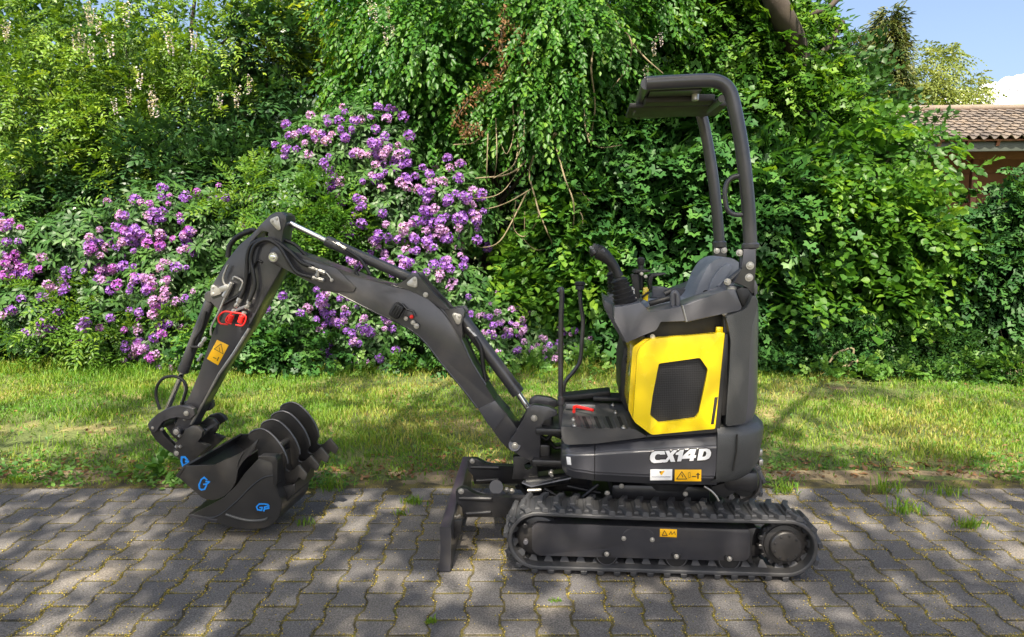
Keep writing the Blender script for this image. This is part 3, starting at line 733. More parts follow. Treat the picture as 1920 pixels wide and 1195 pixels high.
sp_n['label'] = 'grey side skirt with the white CX14D lettering'
out_bm = B()
for i, (ch, (lo_, ho_)) in enumerate(letters.items()):
    L_ = lp(cQ, lo_, .03); c0 = Vector((sum(p[0] for p in L_) / len(L_), sum(p[1] for p in L_) / len(L_)))
    bm = B(); prism(bm, L_, .0262 - .0001 * i, .0295, .0004, [lp(cQ, h, .03) for h in ho_], 1); finish('letter', bm, 'white', sp_n)
    n_ = len(L_); area = sum(L_[k][0] * L_[(k + 1) % n_][1] - L_[(k + 1) % n_][0] * L_[k][1] for k in range(n_))
    O_ = []
    for k in range(n_):
        p, a, b = Vector(L_[k]), Vector(L_[k - 1]), Vector(L_[(k + 1) % n_])
        t = ((b - p).normalized() + (p - a).normalized())
        t = t.normalized() if t.length > .2 else (b - p).normalized()
        nn = Vector((t.y, -t.x)) * (1 if area > 0 else -1); O_.append(tuple(p + nn * .0045))
    prism(out_bm, O_, .0280 - .00012 * i, .0298, 0)
finish('letter_outline', out_bm, 'ink', sp_n)
wl_ = plate('dealer_label', cG, [(870, 788), (1050, 786), (1048, 876), (868, 878)], .0275, .0298, 'white', sp_n, .0006)
bm = B(); prism(bm, lp(cG, [(945, 802), (988, 798), (962, 835), (948, 822)], .0275), .0265, .0278, 0); finish('emblem', bm, 'sticker', wl_)
bm = B(); prism(bm, lp(cG, [(944, 803), (960, 802), (956, 816), (946, 812)], .0265), .0258, .0266, 0); finish('emblem', bm, 'ink', wl_)
bm = B()
for k in range(12): stroke_u(bm, cG, [(882 + k * 13, 847 + (k % 3)), (890 + k * 13, 847)], .0030, .0272 - .00005 * k)
finish('small_print', bm, 'reddec', wl_)
ws_ = plate('warning_sticker', cG, [(1070, 790), (1288, 790), (1285, 885), (1068, 885)], .0275, .0298, 'sticker', sp_n, .0006)
bm = B(); stroke_u(bm, cG, [(1085, 866), (1128, 806), (1168, 866)], .0028, .0273, True); stroke_u(bm, cG, [(1128, 830), (1135, 850)], .003, .0270); stroke_u(bm, cG, [(1180, 815), (1195, 812), (1198, 850), (1184, 858)], .001, .0270, True)
stroke_u(bm, cG, [(1212, 845), (1242, 845)], .0034, .0269); stroke_u(bm, cG, [(1260, 820), (1260, 860)], .005, .0268); stroke_u(bm, cG, [(1248, 828), (1274, 828)], .003, .0262); finish('pictogram', bm, 'ink', ws_)

# operator floor: rubber mat with slots
zt = U.m(*cL((800, 338)), .052)[1]
ml = lp(cL, [(497, 325), (540, 322), (1240, 338), (1385, 432), (860, 500), (560, 512), (512, 480)], .052)
ml = [(u, zt) if i < 3 else (u, z) for i, (u, z) in enumerate(ml)]
bm = B(); prism(bm, rounded(ml, .012), .052, .70, .012, seg=4); matb = finish('floor_mat', bm, 'mat')
for k in range(4):
    x = 712 + 118 * k
    q = [hp(cL, p, zt + .0015) for p in ((x, 228), (x + 34, 228), (x + 84, 345), (x + 50, 345))]
    bm = B(); lo = [bm.verts.new(v) for v in q]; hi = [bm.verts.new(v + Vector((0, 0, .0025))) for v in q]
    bm.faces.new(hi); bm.faces.new(lo[::-1])
    for i in range(4): bm.faces.new((lo[i], lo[(i + 1) % 4], hi[(i + 1) % 4], hi[i]))
    finish('mat_slot', bm, 'void', matb)  # raised black slab stands in for the shade in an open slot
    for dx in (-36, 70):     # raised rims beside the slots
        q0, q1 = hp(cL, (x + dx + 10, 225), zt + .001), hp(cL, (x + dx + 58, 343), zt + .001)
        if k == 0 or dx > 0:
            bm = B(); tube(bm, [q0, q1], .005, 6); finish('mat_rib', bm, 'mat', matb)
for p in ((625, 258), (636, 318), (1028, 110), (1058, 188), (1135, 340)):
    q = hp(cL, p, zt + .002); bm = B(); lathe(bm, q, (0, 0, 1), [(0, .011), (.004, .010), (.006, .005), (.012, .005)], 10); finish('mat_bolt', bm, 'zinc', matb)
# pedals, red tool bar
q = hp(cL, (700, 60), zt + .01)
bm = B(); box(bm, q + Vector((.02, .05, .02)), (.26, .10, .03), Matrix.Rotation(R(-8), 3, 'Y'), .008); box(bm, q + Vector((.14, .03, .015)), (.16, .12, .02), None, .006); ped = finish('travel_pedal', bm, 'black', None)
bm = B(); tube(bm, [hp(cL, p, zt + .03) for p in ((630, 175), (632, 128), (660, 122), (780, 150), (825, 160))], .0075, 8); finish('pedal_lock', bm, 'red', ped)
bm = B(); box(bm, hp(cL, (700, 122), zt + .02), (.14, .015, .02), None, .004); finish('pedal_bracket', bm, 'plastic', ped)
for k, (x0, y0, x1, y1) in enumerate(((545, 20, 930, 55), (560, 60, 900, 20))):
    a, b = p3(cL, (x0, y0), .62), p3(cL, (x1, y1), .62); bm = B(); box(bm, (a + b) / 2, ((b - a).length, .04, .02), Matrix.Rotation(-math.atan2((b - a).z, (b - a).x), 3, 'Y'), .005); finish('foot_rest', bm, 'black', ped)
# travel levers
lv = hose('travel_lever', [p3(cE, p, .36) for p in ((98, 380), (108, 362), (118, 385), (112, 600), (110, 900), (112, 1195), (118, 1280))], .0125, 'charcoal', None, n=12)
bm = B(); cyl(bm, p3(cE, (113, 1065), .36), p3(cE, (113, 1120), .36), .018, None, 14, .003); finish('lever_collar', bm, 'charcoal', lv)
lv2 = hose('travel_lever', [p3(cE, p, .60) for p in ((235, 372), (243, 470), (257, 570), (250, 700), (238, 830), (205, 890), (135, 985), (130, 1100))], .0105, 'charcoal', None, n=12)
bm = B(); lathe(bm, p3(cE, (236, 375), .60), (0, 0, 1), [(0, .012), (.008, .013), (.010, .024), (.03, .022), (.034, .028), (.045, .028), (.05, .02)], 18); finish('lever_knob', bm, 'black', lv2)

# yellow engine cover -----------------------------------------------------------
hole = [cE((757, 850)), cE((1028, 812)), cE((1080, 886)), cG((1325, 60)), cG((1265, 330)), cG((1238, 370)), cG((940, 408)), cG((867, 345)), cG((885, 200))]
cov_px = [cE((618, 760)), cE((690, 690)), cE((1192, 648)), cG((1400, 455)), cG((880, 505)), cG((725, 388)), cG((735, 300))]
loop = rounded(lp(cP, cov_px, .035), [.035, .03, .006, .006, .012, .02, .05], 5)
bm = B(); prism(bm, loop, .035, .078, .021, [rounded(lp(cP, hole, .035), .008, 3)], 4)
ycov = finish('engine_cover', bm, 'yellow'); ycov['label'] = 'bright yellow engine cover with a black mesh grille'
plate('grille', cP, [(x + (2 if x < 1270 else -2) * -1, y) for x, y in hole], .055, .065, 'mesh', ycov, 0, wref=.045)
fr_px = [cE((585, 745)), cE((660, 690)), cE((1180, 655)), cE((1180, 700)), cE((700, 730)), cG((800, 250)), cG((800, 420)), cG((730, 385)), cG((690, 300))]
bm = B(); prism(bm, rounded(lp(cP, fr_px, .07), .01), .0765, .50, .012, seg=3); finish('cover_front', bm, 'yellow', ycov)
q = p3(cE, (578, 860), .20)
bm = B(); box(bm, q + Vector((-.004, -.03, -.005)), (.02, .05, .075), Matrix.Rotation(R(8), 3, 'Y'), .006); finish('cover_latch', bm, 'chrome', ycov)
q = p3(cE, (548, 820), .36); bm = B(); box(bm, q, (.02, .05, .03), None, .004); finish('cover_lock', bm, 'ink', ycov)
plate('cover_slot', cG, [(1397, 198), (1424, 196), (1390, 418), (1365, 420)], .0325, .040, 'black', ycov, .002)
plate('cover_seal', cP, [cE((1190, 655)), cE((1215, 655)), cG((1440, 480)), cG((1405, 485)), cG((830, 530)), cG((850, 500)), cG((1402, 458))], .045, .10, 'black', None, .003)
# dark engine bay behind the covers
_a, _b = p3(cE, (640, 700), .2), p3(cE, (1300, 1100), .2)
bm = B(); box(bm, ((_a.x + _b.x) / 2 + .02, WC, (_a.z + _b.z) / 2 - .02), (_b.x - _a.x - .06, .76, _a.z - _b.z + .06), None, .02); eb = finish('engine_bay', bm, 'black')
plate('bay_top', cE, [(660, 690), (760, 560), (930, 590), (1200, 500), (1230, 640), (1190, 665)], .12, .86, 'black', None, .01)
q = p3(cE, (1155, 630), .10); bm = B(); box(bm, q, (.03, .02, .03), None, .005); finish('cover_hinge', bm, 'yellow', eb)
bolt(eb, p3(cE, (715, 672), .08), .011, 'zinc', .012); bolt(eb, p3(cE, (1190, 520), .08), .011, 'zinc', .012)
plate('bay_front', cE, [(505, 860), (530, 740), (620, 760), (620, 1200), (560, 1200), (505, 1090)], .36, .80, 'black', None, .01)

# seat consoles -----------------------------------------------------------------
pod = [(462, 482), (640, 448), (662, 470), (690, 518), (905, 470), (940, 575), (765, 570), (755, 605), (738, 632), (650, 665), (540, 716), (462, 562)]
rest = [(910, 468), (1200, 368), (1262, 362), (1308, 485), (1290, 500), (945, 580)]
for mir in (0, 1):
    w0, w1 = (.055, .27) if not mir else (.68, .92)
    bm = B(); prism(bm, rounded(lp(cE, pod, .055), .004, 2), w0, w1, .005, seg=2); pd = finish('control_console', bm, 'plastic')
    bm = B(); prism(bm, rounded(lp(cE, rest, .055), .006, 3), w0 + .004, w1 - .03, .007, seg=3); ar_ = finish('arm_rest', bm, 'plastic')
    # bellows boot and joystick
    ja, jb = p3(cE, (540, 460), .16), p3(cE, (490, 285), .16)
    if mir: ja.y = jb.y = .80
    d = (jb - ja); L_ = d.length; prof = [(0, .055)]
    for k in range(6):
        t = L_ * (k + .15) / 6.2; r_ = .052 - .020 * k / 6; prof += [(t, r_), (t + L_ * .07, r_ + .004), (t + L_ * .10, r_ - .005)]
    prof += [(L_, .026)]
    bm = B(); lathe(bm, ja, d, prof, 4 if False else 20); boot = finish('joystick_boot', bm, 'black', pd)
    off = Vector((0, .64 if mir else 0, 0))
    path = smoothpath([p3(cE, p, .16) + off for p in ((495, 280), (470, 220), (430, 170), (385, 130), (350, 112))], 4)
    n_ = len(path); bm = B(); tube(bm, path, [.021 + .009 * (i / n_) - .004 * math.sin(i / n_ * 6) for i in range(n_)], 12); js = finish('joystick', bm, 'black', pd)
    q = p3(cE, (345, 112), .16) + off; bm = B(); lathe(bm, q, Vector((-.8, 0, .5)), [(0, .030), (.01, .032), (.018, .026)], 16); finish('joystick_head', bm, 'black', js)
    for p in ((325, 108), (335, 122), (392, 115)):
        q = p3(cE, p, .135) + off; bm = B(); cyl(bm, q, q + Vector((-.006, -.004, .012)), .008, None, 10, .001); finish('joystick_button', bm, 'plastic', js)
    if not mir:
        plate('armrest_pad', cE, [(985, 440), (1195, 372), (1200, 382), (1000, 448)], .09, .22, 'black', ar_, .004)
        q = p3(cE, (1235, 352), .10); bm = B(); lathe(bm, q - Vector((0, 0, .01)), (0, 0, 1), [(0, .022), (.012, .022), (.018, .014)], 14); finish('cap_nut', bm, 'zinc', ar_)
        for a, b in (((912, 466), (940, 575)),): 
            bm = B(); tube(bm, [p3(cE, a, .053), p3(cE, b, .053)], .004, 6); finish('console_seam', bm, 'zinc', pd)
        plate('end_guard', cE, [(1262, 365), (1300, 345), (1345, 355), (1375, 400), (1340, 490), (1312, 490)], .08, .22, 'black', None, .008)
plate('console_front', cE, [(392, 425), (470, 470), (548, 712), (520, 706), (458, 605), (398, 490)], .275, .66, 'plastic', None, .006)
# levers between the consoles
cl_ = plate('safety_lever', cM, [(500, 330), (560, 315), (580, 330), (600, 600), (545, 600)], .30, .36, 'black', None, .004)
plate('lever_guard', cM, [(530, 310), (550, 280), (680, 275), (720, 290), (715, 305), (560, 310)], .28, .42, 'black', cl_, .005)
plate('lever_guard', cM, [(690, 345), (720, 322), (885, 312), (895, 330), (740, 345), (725, 400), (735, 500), (700, 520), (690, 400)], .36, .44, 'black', cl_, .005)
plate('lever_flag', cM, [(635, 475), (680, 470), (695, 500), (685, 635), (622, 600)], .36, .39, 'yellow', cl_, .002)
bm = B(); tube(bm, [p3(cM, p, .355) for p in ((615, 590), (660, 550), (705, 520))], .006, 6); finish('lever_strap', bm, 'ink', cl_)
rod('lever_post', p3(cM, (615, 500), .40), p3(cM, (605, 185), .40), .012, 'black', cl_)
bm = B(); lathe(bm, p3(cM, (607, 200), .40), (0, 0, 1), [(-.01, .013), (0, .018), (.02, .018), (.028, .010)], 14); finish('lever_knob', bm, 'black', cl_)
for p in ((470, 470), (520, 500), (545, 600), (615, 320), (660, 350)): bolt(cl_, p3(cM, p, .25), .008, 'zinc', .01)
hose('control_cable', [p3(cM, p, .24) for p in ((505, 470), (525, 530), (535, 600), (560, 650))], .006, 'zinc', cl_)
gh = hose('grab_handle', [p3(cM, p, .11) for p in ((965, 680), (962, 560), (990, 530), (1015, 570), (1022, 680))], .011, 'plastic', None, n=12)
rod('handle_bar', p3(cM, (700, 655), .20), p3(cM, (945, 590), .20), .013, 'black', gh)
rod('lever_grip', p3(cM, (870, 550), .30), p3(cM, (950, 510), .30), .014, 'dark', gh)
plate('far_console_top', cM, [(735, 460), (860, 465), (960, 500), (1150, 490), (1150, 560), (1030, 600), (735, 590)], .62, .66, 'plastic', None, .006)

# seat ---------------------------------------------------------------------------
back = [(880, 470), (955, 385), (985, 310), (1010, 250), (1060, 175), (1110, 148), (1165, 143), (1215, 160), (1255, 195), (1268, 225), (1250, 260), (1190, 330), (1130, 395), (1060, 470)]
bm = B(); prism(bm, rounded(lp(cE, back, .50), .03, 4), .34, .66, .045, seg=5); seat = finish('seat_backrest', bm, 'seat', None, smooth=60)
bols = [(1075, 385), (1100, 300), (1150, 225), (1205, 190), (1235, 200), (1225, 235), (1180, 300), (1120, 385)]
for w in (.315, .60): 
    bm = B(); prism(bm, rounded(lp(cE, bols, .33), .02, 4), w, w + .07, .022, seg=4); finish('side_bolster', bm, 'seat', seat, smooth=60)
q = p3(cE, (870, 470), .36); bm = B(); box(bm, (q.x + .06, WC, q.z - .02), (.40, .40, .09), Matrix.Rotation(R(-6), 3, 'Y'), .035, 4); finish('seat_cushion', bm, 'seat', None, smooth=60)
bolt(seat, p3(cE, (1065, 385), .31), .014, 'dark', .02)

# rear body -------------------------------------------------------------------------
def plan_loft(name, rows, m, n=8):
    """rows: (z, u_front, u_rear, w_near, w_far, rear corner radius)"""
    bm = B(); V = []
    for z, uf, ur, wn_, wf_, rc in rows:
        L_ = [(uf, wn_)]
        for k in range(n + 1):
            a = -math.pi / 2 + math.pi / 2 * k / n; L_.append((ur - rc + rc * math.cos(a), wn_ + rc + rc * math.sin(a)))
        for k in range(n + 1):
            a = math.pi / 2 * k / n; L_.append((ur - rc + rc * math.cos(a), wf_ - rc + rc * math.sin(a)))
        L_.append((uf, wf_)); V.append([bm.verts.new((u, w, z)) for u, w in L_])
    for a, b in zip(V, V[1:]):
        for k in range(len(a)): bm.faces.new((a[k], a[(k + 1) % len(a)], b[(k + 1) % len(a)], b[k]))
    bm.faces.new(V[0][::-1]); bm.faces.new(V[-1])
    return finish(name, bm, m, smooth=40)
ur = lambda x, y: U.m(x, y, .22)[0]
zy = lambda y: U.m(1345, y, .03)[1]
uf = U.m(*cG((1418, 600)), .03)[0]
cw = plan_loft('counterweight', [(zy(909), uf, ur(1398, 909), .055, .925, .19), (zy(900), uf, ur(1408, 895), .036, .944, .20), (zy(880), uf, ur(1420, 880), .030, .95, .20), (zy(840), uf, ur(1427, 830), .027, .953, .20), (zy(818), uf, ur(1430, 812), .028, .952, .20), (zy(810), uf, ur(1429, 800), .036, .944, .20), (zy(803), uf, ur(1420, 792), .05, .93, .19)], 'cweight')
bm = B(); tube(bm, [p3(cG, p, .026) + Vector((0, .012 * 0, 0)) for p in ((1580, 500), (1575, 640), (1545, 800))], .004, 6); finish('counterweight_groove', bm, 'ink', cw)
for p in ((1760, 640), (1765, 720)): 
    q = p3(cG, p, .20); bm = B(); box(bm, q, (.02, .05, .03), None, .006); finish('tie_down', bm, 'zinc', cw)
hood = plan_loft('rear_hood', [(zy(803), ur(1350, 700), ur(1414, 760), .10, .88, .14), (zy(770), ur(1350, 700), ur(1419, 740), .085, .895, .14), (zy(600), ur(1345, 600), ur(1421, 600), .085, .895, .14), (zy(570), ur(1345, 600), ur(1420, 575), .09, .89, .14), (zy(545), ur(1350, 600), ur(1412, 545), .12, .86, .12)], 'plastic')
pil = [(1195, 538), (1310, 500), (1340, 470), (1375, 395), (1400, 430), (1405, 470), (1368, 600), (1350, 800), (1340, 1100), (1330, 1180), (1325, 1240), (1195, 1262), (1200, 1150), (1218, 900), (1228, 700), (1215, 620)]
for w0, w1 in ((.03, .20), (.78, .95)):
    bm = B(); prism(bm, rounded(lp(cE, pil, .04), .012), w0, w1, .022, seg=4); finish('hood_pillar', bm, 'cweight', None)
plate('pillar_gap', cE, [(1192, 720), (1215, 700), (1205, 1190), (1170, 1195)], .05, .12, 'black', None, .003)
# rear lower roller-like motor cover
q = p3(cG, (1640, 930), .16); bm = B(); lathe(bm, q, (0, 1, 0), [(0, .036), (.003, .047), (.006, .048), (.05, .048), (.055, .052), (.16, .054)], 32); rr_ = finish('swivel_cover', bm, 'black'); bolt(rr_, p3(cG, (1675, 930), .158), .008, 'zinc', .008)
bm = B(); box(bm, q + Vector((-.02, .2, .03)), (.16, .46, .10), None, .03); finish('rear_frame', bm, 'dark')
hose('rear_cable', [p3(cG, p, .10) for p in ((1310, 925), (1370, 965), (1410, 1010), (1430, 1045))], .005, 'zinc', rr_)
plate('rear_bracket', cG, [(1360, 910), (1540, 900), (1640, 830), (1600, 960), (1480, 1030), (1370, 990)], .14, .5, 'black', None, .01)

# roll bar ---------------------------------------------------------------------------
NP, FP = .12, .84
near_path = [(840, 1075), (836, 1000), (828, 850), (812, 680), (790, 500), (768, 370), (745, 255), (725, 180), (700, 138), (665, 112), (620, 100), (560, 99), (400, 106), (225, 116)]
RP = .0285
np_ = smoothpath([p3(cF, p, NP) for p in near_path], 5)
rops = None
bm = B(); tube(bm, np_, RP, 20); rops = finish('roll_bar', bm, 'charcoal', None, smooth=60)
far_path = [(657, 1060), (650, 960), (640, 850), (622, 690), (600, 545), (578, 420), (556, 320), (535, 270), (505, 245), (460, 262), (400, 278), (300, 285), (165, 295)]
fp_ = smoothpath([p3(cF, p, FP) for p in far_path], 5)
bm = B(); tube(bm, fp_, RP, 20); finish('far_post', bm, 'charcoal', rops, smooth=60)
bm = B(); tube(bm, [np_[-1] + Vector((.003, -.0, 0)), fp_[-1]], RP * .9, 20); finish('front_tube', bm, 'charcoal', rops, smooth=60)
# roof sheet with turned-down lip and a lamp recess
a0, a1, b0, b1 = np_[-1], p3(cF, (560, 106), NP), fp_[-1], p3(cF, (470, 268), FP)
bm = B(); dz = Vector((0, 0, -.012))
qs = [a0 + Vector((.02, .02, 0)) + dz, a1 + Vector((0, .02, 0)) + dz, b1 + Vector((0, -.02, 0)) + dz, b0 + Vector((.02, -.02, 0)) + dz]
lo = [bm.verts.new(v + Vector((0, 0, -.018))) for v in qs]; hi = [bm.verts.new(v) for v in qs]
bm.faces.new(lo[::-1]); bm.faces.new(hi)
for i in range(4): bm.faces.new((lo[i], lo[(i + 1) % 4], hi[(i + 1) % 4], hi[i]))
roof = finish('roof_sheet', bm, 'dark', rops)
cq = (qs[0] + qs[1] + qs[2] + qs[3]) / 4
ax = (qs[1] - qs[0]).normalized()
for du, dw, su_, sw_, h, m in ((.02, -.16, .30, .10, .03, 'ink'), (.03, .06, .44, .26, .022, 'black'), (-.16, .05, .012, .10, .035, 'plastic')):
    bm = B(); box(bm, cq + Vector((du, dw, -.028)), (su_, sw_, h), None, .005); finish('roof_lining', bm, m, roof)
q = p3(cF, (515, 175), NP + .1); bm = B(); cyl(bm, q, q + Vector((0, 0, -.03)), .016, None, 14, .003); finish('beacon_socket', bm, 'zinc', roof)
bm = B(); tube(bm, [p3(cF, (672, 205), NP), p3(cF, (552, 305), FP)], .015, 14); finish('cross_tube', bm, 'charcoal', rops, smooth=60)
bm = B(); tube(bm, smoothpath([p3(cF, p, NP) for p in ((785, 658), (735, 668), (702, 700), (690, 750), (692, 810), (703, 855), (730, 882), (765, 890), (810, 888))], 4), .0105, 12); hd = finish('grab_handle', bm, 'charcoal', rops, smooth=60)
for p in ((787, 658), (810, 888)):
    q = p3(cF, p, NP); bm = B(); cyl(bm, q + Vector((-.012, 0, 0)), q + Vector((.0, 0, 0)), .015, None, 14, .003); finish('handle_foot', bm, 'charcoal', hd)
for (c, pa, pb, w) in ((cF, (840, 1055), (840, 1092), NP), (cF, (657, 1045), (657, 1085), FP)):
    bm = B(); cyl(bm, p3(c, pa, w), p3(c, pb, w), .0365, None, 24, .006); finish('post_collar', bm, 'charcoal', rops)
mt = plate('roll_bar_mount', cN, [(912, 100), (1068, 100), (1058, 325), (1035, 600), (1000, 600), (960, 520), (830, 490), (800, 470), (912, 332)], .09, .15, 'charcoal', None, .004)
for p in ((993, 290), (982, 422)): bolt(mt, p3(cN, p, .088), .017, 'zinc', .012)
rod('mount_strut', p3(cN, (905, 335), .12), p3(cN, (710, 500), .12), .014, 'charcoal', mt)
for p in ((740, 470), (875, 145)): bolt(mt, p3(cN, p, .10), .015, 'zinc', .02)
mt2 = plate('roll_bar_mount', cN, [(590, 70), (735, 70), (730, 260), (600, 260)], FP - .02, FP + .04, 'charcoal', None, .004)
for p in ((620, 122), (703, 118)): bolt(mt2, p3(cN, p, FP - .022), .016, 'zinc', .014)
plate('rear_upright', cN, [(1030, 470), (1060, 455), (1085, 520), (1082, 600), (1040, 650)], .12, .30, 'plastic', None, .012)

# ---------------------------------------------------------------- the stack of buckets (things of their own)
U_ROT = -A_UP
def bucket_root(name, label, c, p, w):
    e = empty(name, O_U, U_ROT); prop(e, label, 'bucket', 'digging buckets stacked at the arm end'); return e
def strip(path, th):
    """2-D sheet of thickness th along a path (u,z)"""
    P_ = [Vector(q) for q in path]; left, right = [], []
    for i, p in enumerate(P_):
        a = P_[max(i - 1, 0)]; b = P_[min(i + 1, len(P_) - 1)]; d = (b - a).normalized(); n_ = Vector((-d.y, d.x))
        left.append(tuple(p)); right.append(tuple(p + n_ * th))
    return left + right[::-1]
def sm2(pts, n=4): return [(v.x, v.z) for v in smoothpath([Vector((p[0], 0, p[1])) for p in pts], n)]
ear = [(205, 370), (222, 335), (255, 308), (320, 292), (385, 315), (455, 380), (515, 465), (550, 550), (555, 590), (530, 625), (535, 655), (570, 668), (600, 645), (648, 600), (722, 690), (694, 742), (645, 700), (640, 735), (618, 762), (470, 765), (300, 640), (300, 420), (250, 400)]
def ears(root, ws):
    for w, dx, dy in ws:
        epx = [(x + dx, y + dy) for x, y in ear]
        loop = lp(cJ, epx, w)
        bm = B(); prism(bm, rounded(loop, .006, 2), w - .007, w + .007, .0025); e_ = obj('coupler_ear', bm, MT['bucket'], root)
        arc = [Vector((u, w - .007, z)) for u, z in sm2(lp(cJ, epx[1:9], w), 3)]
        bm = B(); tube(bm, arc, .0042, 6); obj('ear_rim_sheen', bm, MT['pale_rim'], e_, 60)  # rim line paler than the plate: sky sheen and wear put into colour
# lower bucket (GP)
gp = bucket_root('digging_bucket', 'outer black digging bucket with the blue GP mark, lowest of the stack', None, None, 0)
w0, w1 = .19, .53
side = [(330, 1010), (400, 1030), (500, 1050), (620, 1085), (720, 1098), (830, 1090), (900, 1050), (935, 985), (940, 910), (915, 860), (892, 810), (888, 700), (880, 640), (795, 630), (770, 655), (700, 730), (640, 815), (560, 890), (460, 945)]
for k, w in enumerate((w0, w1 - .014)):
    bm = B(); prism(bm, rounded(lp(cB, side, w0), .006, 2), w, w + .014, .0025); sd = obj('side_plate', bm, MT['bucket'], gp)
    if k == 0: gp_s = sd
shell = sm2(lp(cB, [(330, 1010), (500, 1050), (620, 1085), (720, 1098), (830, 1090), (900, 1050), (935, 985), (940, 910), (915, 850), (895, 760), (885, 640)], w0))
bm = B(); prism(bm, strip(shell, .012), w0 + .003, w1 - .003, 0); obj('bucket_shell', bm, MT['bucket'], gp, 50)
bm = B(); prism(bm, lp(cB, [(325, 1012), (345, 1000), (520, 1035), (510, 1056)], w0), w0 - .004, w1 + .004, .003); obj('cutting_edge', bm, MT['charcoal'], gp)
bm = B(); prism(bm, rounded(lp(cB, [(785, 625), (800, 612), (900, 615), (918, 640), (915, 800), (890, 812), (885, 660), (870, 650)], w0), .008), w0 - .006, w0 + .04, .006, seg=3); obj('top_rail', bm, MT['bucket'], gp)
bm = B(); prism(bm, lp(cB, [(895, 800), (1040, 790), (1060, 770), (1060, 830), (1000, 900), (940, 940)], .30), .25, .49, .006); obj('back_box', bm, MT['bucket'], gp)
bm = B(); tube(bm, smoothpath([p3(cB, p, w0 - .004) for p in ((575, 1000), (660, 1028), (740, 1042), (820, 1038), (850, 1025))], 4), .007, 8); obj('wear_bar', bm, MT['cweight'], gp_s, 60)
bm = B(); tube(bm, smoothpath([p3(cB, p, w0 - .002) for p in ((345, 1000), (500, 1020), (640, 920), (740, 820), (820, 760), (885, 745))], 4), .0035, 6); obj('weld_seam', bm, MT['bucket'], gp_s, 60)
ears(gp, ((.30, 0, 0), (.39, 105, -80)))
rod_ = B(); cyl(rod_, p3(cJ, (480, 440), .30), p3(cJ, (480, 440), .30) + Vector((0, .135, 0)), .016, None, 16, .002); obj('ear_tube', rod_, MT['bucket'], gp)
def logo(root, w, strokes, wd):
    bm = B()
    for s in strokes: stroke_u(bm, cB, s, wd, w, False, .002)
    obj('logo', bm, MT['blue'], root)
logo(gp_s, w0 - .0004, [[(828, 932), (795, 932), (778, 950), (784, 970), (812, 974), (815, 955), (800, 955)], [(826, 978), (831, 952), (856, 947), (858, 960), (836, 964)], [(828, 932), (850, 935), (858, 946)]], .0068)
# upper bucket (G)
g = bucket_root('digging_bucket', 'inner black digging bucket with the blue G mark, nested in the lower one', None, None, 0)
w0, w1 = .215, .775
side = [(248, 745), (300, 682), (490, 677), (580, 640), (660, 602), (730, 555), (792, 503), (760, 580), (690, 650), (655, 700), (640, 790), (600, 850), (550, 890), (490, 908), (420, 893), (330, 815)]
for k, w in enumerate((w0, w1 - .012)):
    bm = B(); prism(bm, rounded(lp(cB, side, w0), .006, 2), w, w + .012, .002); sd = obj('side_plate', bm, MT['bucket'], g)
    if k == 0: g_s = sd
shell = sm2(lp(cB, [(248, 745), (330, 815), (420, 893), (490, 905), (550, 888), (600, 848), (640, 788), (655, 700), (662, 660)], w0))
bm = B(); prism(bm, strip(shell, .010), w0 + .003, w1 - .003, 0); obj('bucket_shell', bm, MT['bucket'], g, 50)
bm = B(); prism(bm, lp(cB, [(242, 745), (300, 676), (312, 684), (262, 760)], w0), w0 - .003, w1 + .003, .002); obj('cutting_edge', bm, MT['bucket'], g)
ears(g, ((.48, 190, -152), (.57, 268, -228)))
logo(g_s, w0 - .0004, [[(450, 772), (432, 757), (414, 770), (399, 806), (402, 830), (416, 839), (436, 834), (447, 812), (449, 800), (430, 803)], [(444, 784), (466, 786), (452, 799)]], .0072)
bm = B(); tube(bm, smoothpath([p3(cB, p, w0 - .001) for p in ((690, 590), (660, 650), (650, 690))], 3), .004, 6); obj('weld_seam', bm, MT['bucket'], g_s, 60)
# ================================================================ ground, paving, grass
def noise_col(N, L, vec, scale, detail=6, rough=.6):
    n = N.new('ShaderNodeTexNoise'); n.inputs['Scale'].default_value = scale; n.inputs['Detail'].default_value = detail; n.inputs['Roughness'].default_value = rough
    L.new(vec, n.inputs['Vector']); return n.outputs['Fac']
def ramp(N, L, fac, stops):
    r = N.new('ShaderNodeValToRGB'); e = r.color_ramp.elements
    while len(e) < len(stops): e.new(.5)
    for i, (p, c) in enumerate(stops): e[i].position = p; e[i].color = (*c, 1)
    L.new(fac, r.inputs[0]); return r.outputs[0]
def mixc(N, L, fac, a, b, mode='MIX'):
    m = N.new('ShaderNodeMixRGB'); m.blend_type = mode
    for i, v in ((0, fac), (1, a), (2, b)):
        if isinstance(v, (int, float)): m.inputs[i].default_value = v
        elif isinstance(v, tuple): m.inputs[i].default_value = (*v, 1)
        else: L.new(v, m.inputs[i])
    return m.outputs[0]

def ground_mat():
    m, nt, b = mat('soil_and_thatch'); N, L = nt.nodes, nt.links
    g = N.new('ShaderNodeNewGeometry'); P_ = g.outputs['Position']
    c1 = ramp(N, L, noise_col(N, L, P_, 1.3, 8), [(.30, (.10, .075, .04)), (.42, (.07, .10, .022)), (.54, (.12, .15, .035)), (.64, (.26, .22, .085)), (.78, (.34, .27, .14))])
    c2 = ramp(N, L, noise_col(N, L, P_, 60, 4), [(.3, (.35, .35, .35)), (.7, (1.3, 1.3, 1.3))])
    L.new(mixc(N, L, 1.0, c1, c2, 'MULTIPLY'), b.inputs['Base Color']); b.inputs['Roughness'].default_value = .95
    bp = N.new('ShaderNodeBump'); bp.inputs['Strength'].default_value = .8; bp.inputs['Distance'].default_value = .02
    L.new(noise_col(N, L, P_, 45, 6), bp.inputs['Height']); L.new(bp.outputs[0], b.inputs['Normal'])
    return m
